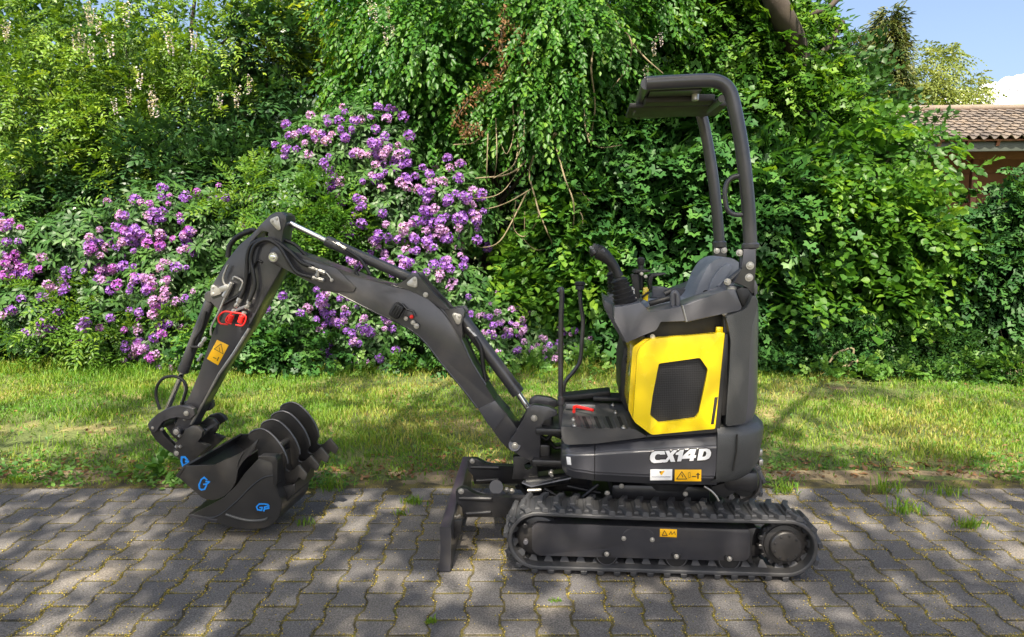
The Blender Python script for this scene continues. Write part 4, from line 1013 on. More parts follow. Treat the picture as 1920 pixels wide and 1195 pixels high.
def joint_mat():
    m, nt, b = mat('mossy_joint'); N, L = nt.nodes, nt.links
    g = N.new('ShaderNodeNewGeometry'); P_ = g.outputs['Position']
    c1 = ramp(N, L, noise_col(N, L, P_, 9, 8), [(.30, (.03, .026, .018)), (.45, (.075, .062, .028)), (.58, (.16, .13, .035)), (.72, (.085, .11, .022))])
    c2 = ramp(N, L, noise_col(N, L, P_, 220, 3), [(.35, (.3, .3, .3)), (.65, (1.4, 1.4, 1.3))])
    L.new(mixc(N, L, 1.0, c1, c2, 'MULTIPLY'), b.inputs['Base Color']); b.inputs['Roughness'].default_value = .95
    bp = N.new('ShaderNodeBump'); bp.inputs['Strength'].default_value = 1; bp.inputs['Distance'].default_value = .006
    L.new(noise_col(N, L, P_, 260, 4), bp.inputs['Height']); L.new(bp.outputs[0], b.inputs['Normal'])
    return m
def concrete_mat(name, base, world_space=True):
    m, nt, b = mat(name); N, L = nt.nodes, nt.links
    g = N.new('ShaderNodeNewGeometry'); P_ = g.outputs['Position']; oi = N.new('ShaderNodeObjectInfo')
    d, l = tuple(.62 * v for v in base), tuple(min(1, 1.5 * v) for v in base)
    fine = ramp(N, L, noise_col(N, L, P_, 150, 5, .85), [(.34, tuple(.6 * v for v in d)), (.5, base), (.63, tuple(min(1, 1.25 * v) for v in l))])
    big = ramp(N, L, noise_col(N, L, P_, 2.3, 7), [(.3, (.72, .73, .76)), (.55, (1, 1, 1)), (.75, (1.16, 1.10, 1.0))])
    c = mixc(N, L, 1.0, fine, big, 'MULTIPLY')
    per = ramp(N, L, oi.outputs['Random'], [(0, (.74, .75, .79)), (.5, (1, 1, 1)), (1, (1.24, 1.18, 1.08))])
    c = mixc(N, L, 1.0, c, per, 'MULTIPLY')
    st = N.new('ShaderNodeMapRange'); st.inputs[1].default_value = .56; st.inputs[2].default_value = .72; st.inputs[4].default_value = .55
    L.new(noise_col(N, L, P_, 14, 8, .7), st.inputs[0])
    c = mixc(N, L, st.outputs[0], c, (.085, .078, .05))
    L.new(c, b.inputs['Base Color']); b.inputs['Roughness'].default_value = .88; b.inputs['Specular IOR Level'].default_value = .25
    bp = N.new('ShaderNodeBump'); bp.inputs['Strength'].default_value = .55; bp.inputs['Distance'].default_value = .003
    L.new(noise_col(N, L, P_, 300, 4, .7), bp.inputs['Height']); L.new(bp.outputs[0], b.inputs['Normal'])
    return m
MT['ground'] = ground_mat(); MT['joint'] = joint_mat(); MT['paver'] = concrete_mat('grey_paver_concrete', (.124, .117, .112)); MT['kerb'] = concrete_mat('kerb_concrete', (.20, .185, .165))

def sheet(name, x0, x1, y0, y1, nx, ny, zf, m):
    xs, ys = np.linspace(x0, x1, nx + 1), np.linspace(y0, y1, ny + 1)
    X, Y = np.meshgrid(xs, ys); V = np.stack([X.ravel(), Y.ravel(), zf(X.ravel(), Y.ravel())], 1)
    i = np.arange(nx * ny); r, c = i // nx, i % nx; a = r * (nx + 1) + c
    me = np_mesh(name, V, np.stack([a, a + 1, a + nx + 2, a + nx + 1], 1), smooth=True)
    return prop(link(name, me, m, None, None), kind='structure')
def bumps(X, Y): return .012 * np.sin(X * 3.1 + 1.3 * np.sin(Y * 2.3)) + .010 * np.sin(Y * 5.3 + X * 1.7) + .006 * np.sin(X * 11 + Y * 7)
KY = 3.87                                                           # far edge of the paving
bm = B(); bmesh.ops.create_grid(bm, x_segments=1, y_segments=1, size=600)
o = obj('ground', bm, MT['ground'], None, None); o.location.z = -.06; prop(o, kind='structure')
sheet('grass_verge', -14, 14, KY + .13, 16, 140, 70, lambda X, Y: bumps(X, Y) * np.clip((Y - KY - .13) / .4, 0, 1) - .004 + .03 * np.clip((Y - 4.2) / 1.5, 0, 1), MT['ground'])
pav = sheet('pavement', -9, 9, -6, KY + .14, 4, 4, lambda X, Y: 0 * X - .0045, MT['joint'])

# double-T paver: wide heads, narrow waist, chamfered rim
def paver_outline(gap=.0035, sub=0):
    h, wd, ws = .10 - gap * 1.5, .0780 - gap, .0620 - gap
    r = [(wd, -h), (wd, -.068), (ws, -.034), (ws, .034), (wd, .068), (wd, h)]
    return r + [(-x, y) for x, y in r[::-1]]
def paver_mesh(seed):
    rn = random.Random(seed); bm = B(); base = paver_outline(.0046)
    base = [(x + rn.uniform(-.0022, .0022), y + rn.uniform(-.0022, .0022)) for x, y in base]
    mk = lambda s, z: [bm.verts.new((x - s * (1 if x > 0 else -1), y - s * (1 if y > 0 else -1) if abs(y) > .09 else y, z)) for x, y in base]
    r0, r1, r2 = mk(0, -.06), mk(0, -.0035), mk(.0035, 0)
    for a, b in ((r0, r1), (r1, r2)):
        for k in range(12): bm.faces.new((a[k], a[(k + 1) % 12], b[(k + 1) % 12], b[k]))
    bm.faces.new(r2)
    me = bpy.data.meshes.new('paver'); bmesh.ops.recalc_face_normals(bm, faces=bm.faces[:]); bm.to_mesh(me); bm.free(); me.materials.append(MT['paver'])
    return me
PM = [paver_mesh(k) for k in range(8)]
PITX, LEN = .14, .20
cells = []
for i in range(-46, 47):
    for j in range(-34, 24):
        x, y = i * PITX + .03, 1.96 + j * LEN + (LEN / 2 if i % 2 else 0)
        if y + LEN / 2 > KY - .004 or y < -4: continue
        cells.append((x, y))
def in_view(x, y):
    if y < .5: return False
    d = Vector((x, y, 0)) - EYE; zc = d.y * math.cos(PITCH) - d.z * math.sin(PITCH); yc = d.y * math.sin(PITCH) + d.z * math.cos(PITCH)
    return abs(d.x / zc * FPX) < 990 and -yc / zc * FPX < 640
vis = sorted([c for c in cells if in_view(*c)], key=lambda c: c[0] ** 2 + c[1] ** 2)
near_set = set(vis[:300])
rest_V, rest_F, nv = [], [], 0
tv = np.array([v.co[:] for v in PM[0].vertices]); tf_ = [tuple(p.vertices) for p in PM[0].polygons]
for (x, y) in cells:
    dz, rz = random.uniform(-.0022, .0012), random.uniform(-.006, .006)
    if (x, y) in near_set:
        o = bpy.data.objects.new('paver', random.choice(PM)); COL.objects.link(o); o.parent = pav
        o.location = (x, y, dz); o.rotation_euler = (random.uniform(-.010, .010), random.uniform(-.012, .012), rz)
    else:
        rest_V.append(tv + np.array([x, y, dz])); rest_F += [tuple(k + nv for k in f) for f in tf_]; nv += len(tv)
me = bpy.data.meshes.new('more_pavers'); me.from_pydata(np.concatenate(rest_V).tolist(), [], rest_F)
prop(link('more_pavers', me, MT['paver'], pav, None), kind='stuff')
# half pieces closing the staggered columns at the kerb
def half_mesh():
    bm = B(); base = [(.0732, -.0925), (.0732, -.068), (.0572, -.034), (.0572, -.003), (-.0572, -.003), (-.0572, -.034), (-.0732, -.068), (-.0732, -.0925)]
    r0 = [bm.verts.new((x, y, -.05)) for x, y in base]; r1 = [bm.verts.new((x, y, -.002)) for x, y in base]
    for k in range(8): bm.faces.new((r0[k], r0[(k + 1) % 8], r1[(k + 1) % 8], r1[k]))
    bm.faces.new(r1); me = bpy.data.meshes.new('half_paver'); bmesh.ops.recalc_face_normals(bm, faces=bm.faces[:]); bm.to_mesh(me); bm.free(); me.materials.append(MT['paver']); return me
HM = half_mesh(); cols = {}
for x, y in cells: cols[x] = max(cols.get(x, -9), y)
for x, y in cols.items():
    if KY - (y + .1) > .06 and abs(x) < 5:
        o = bpy.data.objects.new('half_paver', HM); COL.objects.link(o); o.parent = pav; o.location = (x, y + .2, random.uniform(-.003, .001))
# sandy soil washed over the kerb in tongues
def spill(X, Y):
    e = (Y - KY - .02) / .16
    nse = np.array([mnoise.noise(Vector((a * 1.6, b * 2.5, 3.1))) * .9 + mnoise.noise(Vector((a * 6, b * 9, 1.1))) * .45 for a, b in zip(X, Y)])
    return -.022 + .028 * np.clip(.30 + e * .50 + nse * .85, 0, 1.2)
def spill_mat():
    m, nt, b = mat('sandy_soil'); N, L = nt.nodes, nt.links
    g = N.new('ShaderNodeNewGeometry'); P_ = g.outputs['Position']
    c1 = ramp(N, L, noise_col(N, L, P_, 5, 8, .7), [(.3, (.10, .075, .045)), (.5, (.22, .17, .10)), (.7, (.33, .26, .15))])
    c2 = ramp(N, L, noise_col(N, L, P_, 170, 4, .8), [(.3, (.4, .4, .4)), (.7, (1.4, 1.4, 1.35))])
    L.new(mixc(N, L, 1.0, c1, c2, 'MULTIPLY'), b.inputs['Base Color']); b.inputs['Roughness'].default_value = .95
    bp = N.new('ShaderNodeBump'); bp.inputs['Strength'].default_value = 1; bp.inputs['Distance'].default_value = .008; L.new(noise_col(N, L, P_, 160, 5, .8), bp.inputs['Height']); L.new(bp.outputs[0], b.inputs['Normal'])
    return m
MT['sand'] = spill_mat()
sheet('soil_strip', -6, 6, KY - .25, KY + .26, 420, 26, spill, MT['sand'])
# kerb stones laid flush along the far edge
for k in range(-9, 10):
    bm = B(); box(bm, (0, 0, -.05), (.992, .105, .11), None, .008, 2); o = obj('kerb_stone', bm, MT['kerb'], pav); o.location = (k * 1.0 + .2, KY + .06, -.012 + random.uniform(-.004, .003)); o.rotation_euler.z = random.uniform(-.004, .004)

# ---------------------------------------------------------------- leaf and blade builder
TPL = {
 'ovate': (np.array([(0, 0, 0), (0, .5, -.04), (0, 1, -.03), (-.5, .34, .10), (-.37, .70, .07), (.5, .34, .10), (.37, .70, .07)]), np.array([(0, 1, 3), (3, 1, 4), (4, 1, 2), (0, 5, 1), (5, 6, 1), (6, 2, 1)])),
 'diamond': (np.array([(0, 0, 0), (-.5, .45, .08), (0, 1, -.04), (.5, .45, .08)]), np.array([(0, 2, 1), (0, 3, 2)])),
 'lance': (np.array([(0, 0, 0), (-.5, .35, .06), (-.38, .72, .05), (0, 1, -.08), (.38, .72, .05), (.5, .35, .06)]), np.array([(0, 5, 1), (1, 5, 4), (1, 4, 2), (2, 4, 3)])),
 'maple': None, 'ivy': None,
}
def lobed(ang_r):
    V = [(0, 0, 0), (0, .42, -.03)]
    for a, r in ang_r: V.append((r * math.sin(a), .30 + r * math.cos(a), .05 * abs(math.sin(a)) - (.05 if r > .6 else 0)))
    n = len(ang_r); F = [(1, 2 + k + 1, 2 + k) for k in range(n - 1)] + [(0, 2, 1), (0, 1, 2 + n - 1)]
    return np.array(V), np.array([(f[0], f[1], f[2]) for f in F])
TPL['maple'] = lobed([(-2.2, .40), (-1.75, .56), (-1.35, .42), (-.95, .62), (-.48, .45), (0, .68), (.48, .45), (.95, .62), (1.35, .42), (1.75, .56), (2.2, .40)])
TPL['ivy'] = lobed([(-2.0, .42), (-1.2, .56), (-.7, .42), (0, .68), (.7, .42), (1.2, .56), (2.0, .42)])

def nrm(a): return a / np.maximum(np.linalg.norm(a, axis=-1, keepdims=True), 1e-9)
class Leaves:
    """collects leaves (position, axis, normal, length, width, tint) and turns them into one mesh"""
    def __init__(s): s.p, s.a, s.n, s.l, s.w, s.t = [], [], [], [], [], []
    def add(s, p, a, n, l, w, t):
        k = len(p)
        s.p.append(p); s.a.append(nrm(a)); s.n.append(n); s.l.append(np.broadcast_to(l, (k,))); s.w.append(np.broadcast_to(w, (k,))); s.t.append(np.broadcast_to(t, (k,)))
    def mesh(s, name, tpl='ovate'):
        p, a, n, l, w, t = (np.concatenate(v) for v in (s.p, s.a, s.n, s.l, s.w, s.t))
        side = nrm(np.cross(a, n)); n = np.cross(side, a)
        V0, F0 = TPL[tpl]; k = len(V0); m = len(p)
        V = p[:, None] + side[:, None] * (V0[None, :, 0:1] * w[:, None, None]) + a[:, None] * (V0[None, :, 1:2] * l[:, None, None]) + n[:, None] * (V0[None, :, 2:3] * l[:, None, None])
        F = F0[None] + (np.arange(m) * k)[:, None, None]
        return np_mesh(name, V.reshape(-1, 3), F.reshape(-1, 3), {'tint': np.repeat(t, k)})

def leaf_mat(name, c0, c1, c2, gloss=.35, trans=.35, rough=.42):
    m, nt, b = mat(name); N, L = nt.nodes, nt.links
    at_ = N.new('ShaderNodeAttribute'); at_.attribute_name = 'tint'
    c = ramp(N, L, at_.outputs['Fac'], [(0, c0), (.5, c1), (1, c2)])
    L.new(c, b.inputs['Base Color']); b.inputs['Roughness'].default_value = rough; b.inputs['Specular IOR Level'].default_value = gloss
    tr = N.new('ShaderNodeBsdfTranslucent'); L.new(mixc(N, L, 1.0, c, (1.35, 1.25, .55), 'MULTIPLY'), tr.inputs[0])
    mx = N.new('ShaderNodeMixShader'); mx.inputs[0].default_value = trans
    L.new(b.outputs[0], mx.inputs[1]); L.new(tr.outputs[0], mx.inputs[2])
    L.new(mx.outputs[0], N['Material Output'].inputs['Surface'])
    return m
LM = {
 'wisteria': leaf_mat('wisteria_leaf', (.050, .115, .012), (.125, .235, .022), (.26, .36, .036)),
 'laurel': leaf_mat('laurel_leaf', (.016, .052, .016), (.030, .085, .024), (.055, .125, .030), .5, .2, .36),
 'rhodo': leaf_mat('rhododendron_leaf', (.022, .072, .016), (.045, .115, .024), (.080, .17, .032), .35, .25, .45),
 'hornbeam': leaf_mat('hornbeam_leaf', (.028, .105, .014), (.062, .180, .022), (.15, .29, .030), .3, .42),
 'maple': leaf_mat('maple_leaf', (.022, .080, .018), (.046, .140, .028), (.10, .23, .040), .35, .32, .45),
 'linden': leaf_mat('linden_leaf', (.034, .105, .014), (.072, .180, .020), (.19, .33, .032), .3, .45),
 'ivy': leaf_mat('ivy_leaf', (.018, .066, .016), (.035, .105, .024), (.075, .18, .034), .22, .28, .48),
 'ash': leaf_mat('ash_leaf', (.055, .135, .018), (.105, .22, .026), (.20, .31, .034), .3, .42),
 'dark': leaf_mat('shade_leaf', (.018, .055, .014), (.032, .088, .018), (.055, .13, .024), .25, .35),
 'yellowgreen': leaf_mat('sunlit_leaf', (.12, .20, .02), (.20, .29, .03), (.32, .38, .045), .3, .5),  # sunlight put into the leaf colour, brighter than its neighbours
 'conifer': leaf_mat('conifer_needle', (.022, .050, .014), (.065, .090, .020), (.16, .15, .035), .3, .2),
 'birch': leaf_mat('birch_leaf', (.12, .17, .04), (.19, .24, .055), (.28, .31, .08), .3, .4),
 'dead': leaf_mat('dead_leaf', (.10, .05, .022), (.19, .10, .045), (.30, .18, .09), .2, .25),
 'grass': leaf_mat('grass_blade', (.42, .36, .12), (.195, .295, .030), (.095, .225, .020), .25, .45, .5),
 'weed': leaf_mat('weed_leaf', (.05, .135, .024), (.095, .21, .034), (.17, .29, .06), .3, .38),
 'petal': leaf_mat('violet_petal', (.20, .065, .45), (.32, .14, .58), (.48, .28, .70), .15, .4, .6),
 'pinkpetal': leaf_mat('magenta_petal', (.29, .06, .42), (.43, .14, .56), (.58, .30, .70), .2, .38, .6),
 'lilac': leaf_mat('lilac_petal', (.34, .16, .46), (.48, .28, .58), (.64, .46, .72), .2, .38, .6),
 'raceme': leaf_mat('pale_wisteria_petal', (.42, .36, .46), (.58, .53, .58), (.72, .68, .66), .2, .4, .6),
}
MT['bark'] = paint('bark', (.045, .034, .027), .9, 0, 0, 1.0, 60, .5, .3)
MT['twig'] = paint('pale_twig', (.20, .16, .095), .8, 0, 0, .4, 200, .3)

def nz(p, s=1.0, o=0.0): return mnoise.noise(Vector((p[0] * s + o, p[1] * s + o * 1.7, p[2] * s - o)))
def lump_points(lumps, dens, r0, r1, seed, gap=None, front=.72, gs=1.4):
    """points and outward directions in the shell r0..r1 of lumpy ellipsoids; dens = points per m2 of shell"""
    rn = np.random.default_rng(seed); P_, D_ = [], []
    for (c, r) in lumps:
        r = np.array(r if isinstance(r, (tuple, list)) else (r, r, r), float)
        n = int(dens * 12.6 * ((r[0] * r[1] + r[1] * r[2] + r[0] * r[2]) / 3))
        d = nrm(rn.normal(size=(n, 3)))
        flip = (d[:, 1] > 0) & (rn.random(n) < (front - .5) * 2); d[flip, 1] *= -1
        rad = rn.uniform(r0, r1, n)
        dis = np.array([nz(q, 1.9, seed * .37 + c[0]) for q in d])
        p = np.array(c) + d * r * (rad * (1 + .28 * dis))[:, None]
        ok = p[:, 2] > .05
        if gap is not None: ok &= np.array([nz(q, gs, seed * .77) for q in p]) > gap
        P_.append(p[ok]); D_.append(d[ok])
    return np.concatenate(P_), np.concatenate(D_)

def sprays(Lv, P_, D_, rn, L, k, ll, lw, droop=.3, spread=.9, updir=.35, hang=0.0, tint=None, pinn=False, rnd=.35):
    """twigs with k leaves each, starting at P_, growing along D_"""
    n = len(P_)
    if n == 0: return
    d = nrm(D_ + rn.normal(size=(n, 3)) * rnd + np.array([0, 0, .15 - droop * .6]))
    up_ = nrm(np.array([0, -.35, .9]) * (1 - updir) + D_ * updir + rn.normal(size=(n, 3)) * .28)
    side = nrm(np.cross(d, up_)); up_ = np.cross(side, d)
    Ls = L * rn.uniform(.65, 1.25, n)
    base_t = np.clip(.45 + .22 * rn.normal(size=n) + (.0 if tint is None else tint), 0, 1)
    for j in range(k):
        t = (j + .6) / k
        p = P_ + d * (Ls * t)[:, None] + np.array([0, 0, -1.0]) * (droop * Ls * t * t)[:, None]
        if pinn:
            sg = 1 if j % 2 == 0 else -1
            t = (j // 2 * 2 + 1.0) / k; p = P_ + d * (Ls * t)[:, None] + np.array([0, 0, -1.0]) * (droop * Ls * t * t)[:, None]
        else: sg = 1 if j % 2 == 0 else -1
        last = (j == k - 1)
        s_ = 0 if last else sg * spread
        a = d * (1 - .35 * abs(s_)) + side * s_ + np.array([0, 0, -1.0]) * (hang + droop * t * .6) + rn.normal(size=(n, 3)) * .16
        nn = up_ + rn.normal(size=(n, 3)) * .22
        if hang > .5: nn = nn + np.array([0, -.9, 0])
        Lv.add(p, a, nn, ll * rn.uniform(.7, 1.2, n), lw * rn.uniform(.75, 1.15, n), np.clip(base_t + rn.normal(size=n) * .12, 0, 1))

def trunk(bm, p0, p1, r0, r1, bend=.15, seed=0, n=9, sides=9):
    rn = random.Random(seed); p0, p1 = Vector(p0), Vector(p1); pts = []
    for k in range(n + 1):
        t = k / n; q = p0.lerp(p1, t)
        w = bend * math.sin(math.pi * t)
        pts.append(q + Vector((nz(q, 1.1, seed) * w * 2, nz(q, 1.1, seed + 5) * w * 2, 0)))
    tube(bm, pts, [r0 + (r1 - r0) * (k / n) ** .8 for k in range(n + 1)], sides)
    return pts
def tree(name, label, cat, base, lumps, build, matk, tpl, seed, tr=.10, group=None, limbs=True, crown_name='crown'):
    """thing > trunk (> limb), crown"""
    root = empty(name, base); prop(root, label, cat, group)
    lumps = [((c[0] - base[0], c[1] - base[1], c[2] - base[2]), r) for c, r in lumps]
    if tr > 0:
        top = max(lumps, key=lambda l: l[0][2])[0]
        bm = B(); pts = trunk(bm, (0, 0, -.1), (top[0] * .6, top[1] * .6 + .1, top[2]), tr, tr * .25, .2, seed); tk = obj('trunk', bm, MT['bark'], root, 60)
        if limbs:
            for i, (c, r) in enumerate(lumps):
                bm = B(); st_ = pts[min(len(pts) - 1, 2 + i % 5)]
                trunk(bm, st_, Vector(c), tr * .45, tr * .10, .25, seed + i, 6, 6); obj('limb', bm, MT['bark'], tk, 60)
    rn = np.random.default_rng(seed); Lv = Leaves(); build(Lv, lumps, rn)
    cr = link(crown_name, Lv.mesh(crown_name, tpl), LM[matk], root, None); cr['kind'] = 'stuff'
    return root
# ================================================================ vegetation
def lm(*rows): return [(tuple(at(px, py, Y)), r) for px, py, Y, r in rows]
def G(px, Y): q = at(px, 600, Y); return (q.x, Y, 0.0)

def b_generic(dens, ll, lw, L=.28, k=7, droop=.35, gap=-.18, inner=True, gs=1.4, **kw):
    def f(Lv, lumps, rn):
        sd = int(rn.integers(1e6))
        P_, D_ = lump_points(lumps, dens, .78, 1.12, sd % 97, gap, .72, gs); sprays(Lv, P_, D_, rn, L, k, ll, lw, droop, **kw)
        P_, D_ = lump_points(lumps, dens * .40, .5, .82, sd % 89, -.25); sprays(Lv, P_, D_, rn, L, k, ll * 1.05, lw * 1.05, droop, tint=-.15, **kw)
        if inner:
            P_, D_ = lump_points(lumps, dens * .22, .2, .6, sd % 83, None, .6); sprays(Lv, P_, D_, rn, L * 1.2, 5, ll * 1.7, lw * 1.7, droop, tint=-.3)  # inner leaves tinted darker: crown shade put into their colour
    return f

# far dark trees that close the view behind the shrubs
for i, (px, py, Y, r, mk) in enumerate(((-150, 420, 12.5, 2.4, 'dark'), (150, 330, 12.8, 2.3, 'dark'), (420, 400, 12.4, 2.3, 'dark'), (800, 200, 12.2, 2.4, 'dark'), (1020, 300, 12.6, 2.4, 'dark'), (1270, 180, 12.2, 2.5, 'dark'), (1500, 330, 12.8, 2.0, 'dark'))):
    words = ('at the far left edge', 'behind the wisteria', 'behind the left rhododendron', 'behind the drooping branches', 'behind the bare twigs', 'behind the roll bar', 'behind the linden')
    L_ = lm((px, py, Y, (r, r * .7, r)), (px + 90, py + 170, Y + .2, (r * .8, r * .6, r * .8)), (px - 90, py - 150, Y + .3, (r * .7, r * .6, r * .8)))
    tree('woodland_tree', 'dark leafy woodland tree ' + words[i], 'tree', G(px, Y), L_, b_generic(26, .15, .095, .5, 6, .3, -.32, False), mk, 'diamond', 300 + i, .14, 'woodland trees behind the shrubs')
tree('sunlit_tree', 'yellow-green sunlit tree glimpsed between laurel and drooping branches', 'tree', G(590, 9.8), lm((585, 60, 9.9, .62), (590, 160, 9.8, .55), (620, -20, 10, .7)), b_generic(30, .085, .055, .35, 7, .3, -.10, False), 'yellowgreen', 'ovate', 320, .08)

# wisteria with pinnate leaves
wis_l = lm((60, 90, 9.4, 1.1), (230, 60, 9.6, 1.2), (400, 90, 9.5, 1.1), (120, 250, 9.2, 1.1), (300, 230, 9.3, 1.1), (440, 260, 9.5, .85), (20, 360, 9.0, .9), (210, 340, 9.0, .85), (490, 0, 9.8, .75), (-120, 150, 9.4, 1.2))
wis = tree('wisteria', 'wisteria with feathery leaves and pale hanging flower racemes, upper left', 'tree', G(200, 9.6), wis_l,
     lambda Lv, l, rn: b_generic(36, .066, .026, .27, 12, .45, -.06, True, pinn=True, spread=.95)(Lv, l, rn), 'wisteria', 'lance', 331, .09)
tree('laurel_tree', 'dark glossy laurel right of the wisteria', 'tree', G(510, 9.2), lm((505, 90, 9.3, .55), (490, 200, 9.2, .60), (540, 270, 9.1, .5), (480, 320, 9.0, .55)), b_generic(62, .115, .042, .22, 8, .2, -.25), 'laurel', 'lance', 332, .06)
tree('laurel_bush', 'dark glossy laurel below the wisteria, above the left rhododendron', 'shrub', G(250, 8.9), lm((150, 330, 8.9, .7), (320, 340, 8.9, .75), (430, 340, 8.9, .6), (30, 420, 8.8, .55)), b_generic(54, .115, .040, .24, 8, .25, -.2), 'laurel', 'lance', 333, .05)

tree('laurel_bush', 'laurel continuing the hedge beyond the left edge', 'shrub', G(-260, 8.2), lm((-200, 420, 8.3, .95), (-330, 480, 8.2, 1.0), (-200, 600, 8.0, .8), (-420, 600, 8.2, .9), (-330, 280, 8.8, 1.2)), b_generic(44, .115, .042, .24, 8, .25, -.2), 'laurel', 'lance', 334, .05)

# drooping tree in the upper middle
def b_droop(Lv, lumps, rn):
    P_, D_ = lump_points(lumps, 62, .80, 1.10, 41, -.12); D_ = nrm(D_ * .7 + np.array([0, 0, -.55])); sprays(Lv, P_, D_, rn, .34, 10, .072, .043, .5, hang=.38, spread=.75)
    P_, D_ = lump_points(lumps, 34, .4, .85, 42, None); sprays(Lv, P_, D_, rn, .32, 7, .09, .055, .45, hang=.5, spread=.6, tint=-.2)  # inner layer darkened by tint to deepen the shade inside
hb = tree('hornbeam', 'tree with drooping curtains of small green leaves, upper middle', 'tree', G(860, 9.0), lm((745, 50, 8.9, .80), (830, 100, 8.6, .95), (715, 190, 8.8, .58), (800, 250, 8.5, .55), (960, 40, 8.4, .85), (1060, 90, 8.1, .75), (1020, 200, 8.0, .50), (900, 200, 8.4, .55), (1150, 30, 8.5, .8), (640, 275, 8.9, .42)), b_droop, 'hornbeam', 'ovate', 340, .10)
cT = crop(850, 0, 2.39)
for i, (pts, r, Y) in enumerate((
    ([(235, 0), (232, 80), (215, 170), (200, 260)], .012, 7.9), ([(690, 20), (730, 100), (795, 180), (780, 300), (690, 420)], .010, 7.7), ([(795, 185), (860, 260), (940, 330)], .008, 7.7), ([(640, 160), (618, 300), (635, 480), (610, 640)], .009, 7.6), ([(610, 640), (590, 560), (585, 430)], .006, 7.6),
    ([(605, 600), (650, 660), (760, 650)], .006, 7.6), ([(290, 470), (290, 640), (270, 740), (180, 800)], .008, 7.6), ([(265, 440), (270, 600), (240, 690), (210, 640)], .006, 7.6), ([(318, 470), (315, 620), (290, 700)], .006, 7.5), ([(190, 520), (195, 700), (185, 790)], .005, 7.6), ([(155, 600), (150, 760), (150, 830)], .005, 7.6),
    ([(460, 600), (420, 640), (350, 700), (250, 780), (100, 800)], .014, 7.7), ([(360, 700), (340, 780), (370, 900), (380, 980), (320, 1060), (270, 1020), (280, 900)], .008, 7.6), ([(330, 860), (290, 940), (210, 1080), (130, 1110), (90, 1090)], .007, 7.6), ([(460, 660), (500, 800), (540, 920), (530, 1080), (505, 1190)], .008, 7.5), ([(545, 920), (580, 980), (560, 1060), (520, 1130)], .006, 7.5),
    ([(380, 940), (420, 1040), (440, 1100), (370, 1120), (310, 1070)], .006, 7.5), ([(345, 850), (260, 900), (180, 930), (60, 950)], .006, 7.6), ([(0, 650), (90, 640), (140, 590), (155, 560)], .006, 7.7), ([(320, 950), (318, 1060)], .005, 7.6), ([(520, 760), (560, 840), (610, 900)], .005, 7.6), ([(0, 885), (120, 890), (220, 860), (300, 750)], .006, 7.6))):
    bm = B(); pp = smoothpath([at(*cT(p), Y + .12 * math.sin(j * 1.9 + i)) for j, p in enumerate(pts)], 5); n_ = len(pp)
    tube(bm, pp, [r * (1.35 - .8 * j / n_) for j in range(n_)], 6)
    o = obj('hanging_twig', bm, MT['twig'], hb, 60); o.location = -hb.location
# withered brown branch
wb = empty('withered_branch', at(905, 150, 7.5)); prop(wb, 'withered branch of brown leaves hanging among the drooping foliage', 'branch')
Lv = Leaves(); rn = np.random.default_rng(5)
for pts in ([(235, 20), (215, 170), (230, 290), (170, 370), (80, 440), (0, 550)], [(270, 120), (310, 220), (335, 300)], [(190, 200), (120, 280)], [(75, 560), (50, 600), (110, 570)]):
    pp = smoothpath([at(*cT(p), 7.55) for p in pts], 8); bm = B(); tube(bm, [q - wb.location for q in pp], .006, 6); obj('twig', bm, MT['bark'], wb, 60)
    P_ = np.repeat(np.array([q - wb.location for q in pp]), 9, 0); P_ = P_ + rn.normal(size=P_.shape) * .035
    Lv.add(P_, rn.normal(size=P_.shape) + np.array([0, 0, -.8]), rn.normal(size=P_.shape), rn.uniform(.03, .06, len(P_)), rn.uniform(.012, .03, len(P_)), rn.random(len(P_)))
link('brown_leaves', Lv.mesh('brown_leaves', 'diamond'), LM['dead'], wb, None)['kind'] = 'stuff'

# ---------------------------------------------------------------- rhododendrons
def b_rhodo(dens):
    def f(Lv, lumps, rn):
        for (d_, r0, r1, g, tn) in ((dens, .86, 1.06, -.35, 0), (dens * .6, .55, .88, None, -.2), (dens * .25, .2, .6, None, -.3)):  # inner whorls get darker tints, standing in for shade
            P_, D_ = lump_points(lumps, d_, r0, r1, int(rn.integers(90)), g, .78)
            n = len(P_); ax = nrm(D_ + np.array([0, -.2, .55]) + rn.normal(size=(n, 3)) * .25)
            s = nrm(np.cross(ax, np.array([.3, .9, .2]))); u = np.cross(ax, s); bt = np.clip(.45 + .22 * rn.normal(size=n) + tn, 0, 1)
            for k in range(8):
                a = 2 * math.pi * k / 8 + rn.uniform(-.3, .3, n); rad = s * np.cos(a)[:, None] + u * np.sin(a)[:, None]
                Lv.add(P_ + rad * .01, rad + ax * rn.uniform(-.35, .45, n)[:, None] + np.array([0, 0, -.12]), ax + rn.normal(size=(n, 3)) * .15, rn.uniform(.085, .13, n), rn.uniform(.030, .040, n), np.clip(bt + rn.normal(size=n) * .1, 0, 1))
    return f
rA_l = lm((560, 400, 8.1, .62), (600, 300, 8.2, .45), (700, 300, 8.15, .60), (740, 400, 8.0, .62), (850, 400, 8.0, .52), (650, 520, 7.9, .62), (790, 540, 7.85, .62), (560, 580, 7.9, .62), (700, 620, 7.8, .55), (860, 560, 7.8, .45))
rB_l = lm((40, 470, 8.0, .62), (180, 480, 7.95, .62), (300, 420, 8.0, .52), (330, 530, 7.85, .58), (220, 590, 7.8, .60), (80, 600, 7.8, .60), (420, 440, 8.0, .48), (420, 560, 7.85, .50), (330, 640, 7.7, .40), (-80, 560, 7.9, .7))
rC_l = lm((930, 620, 7.65, .36), (1010, 640, 7.65, .34), (960, 670, 7.6, .30), (1080, 650, 7.65, .30))
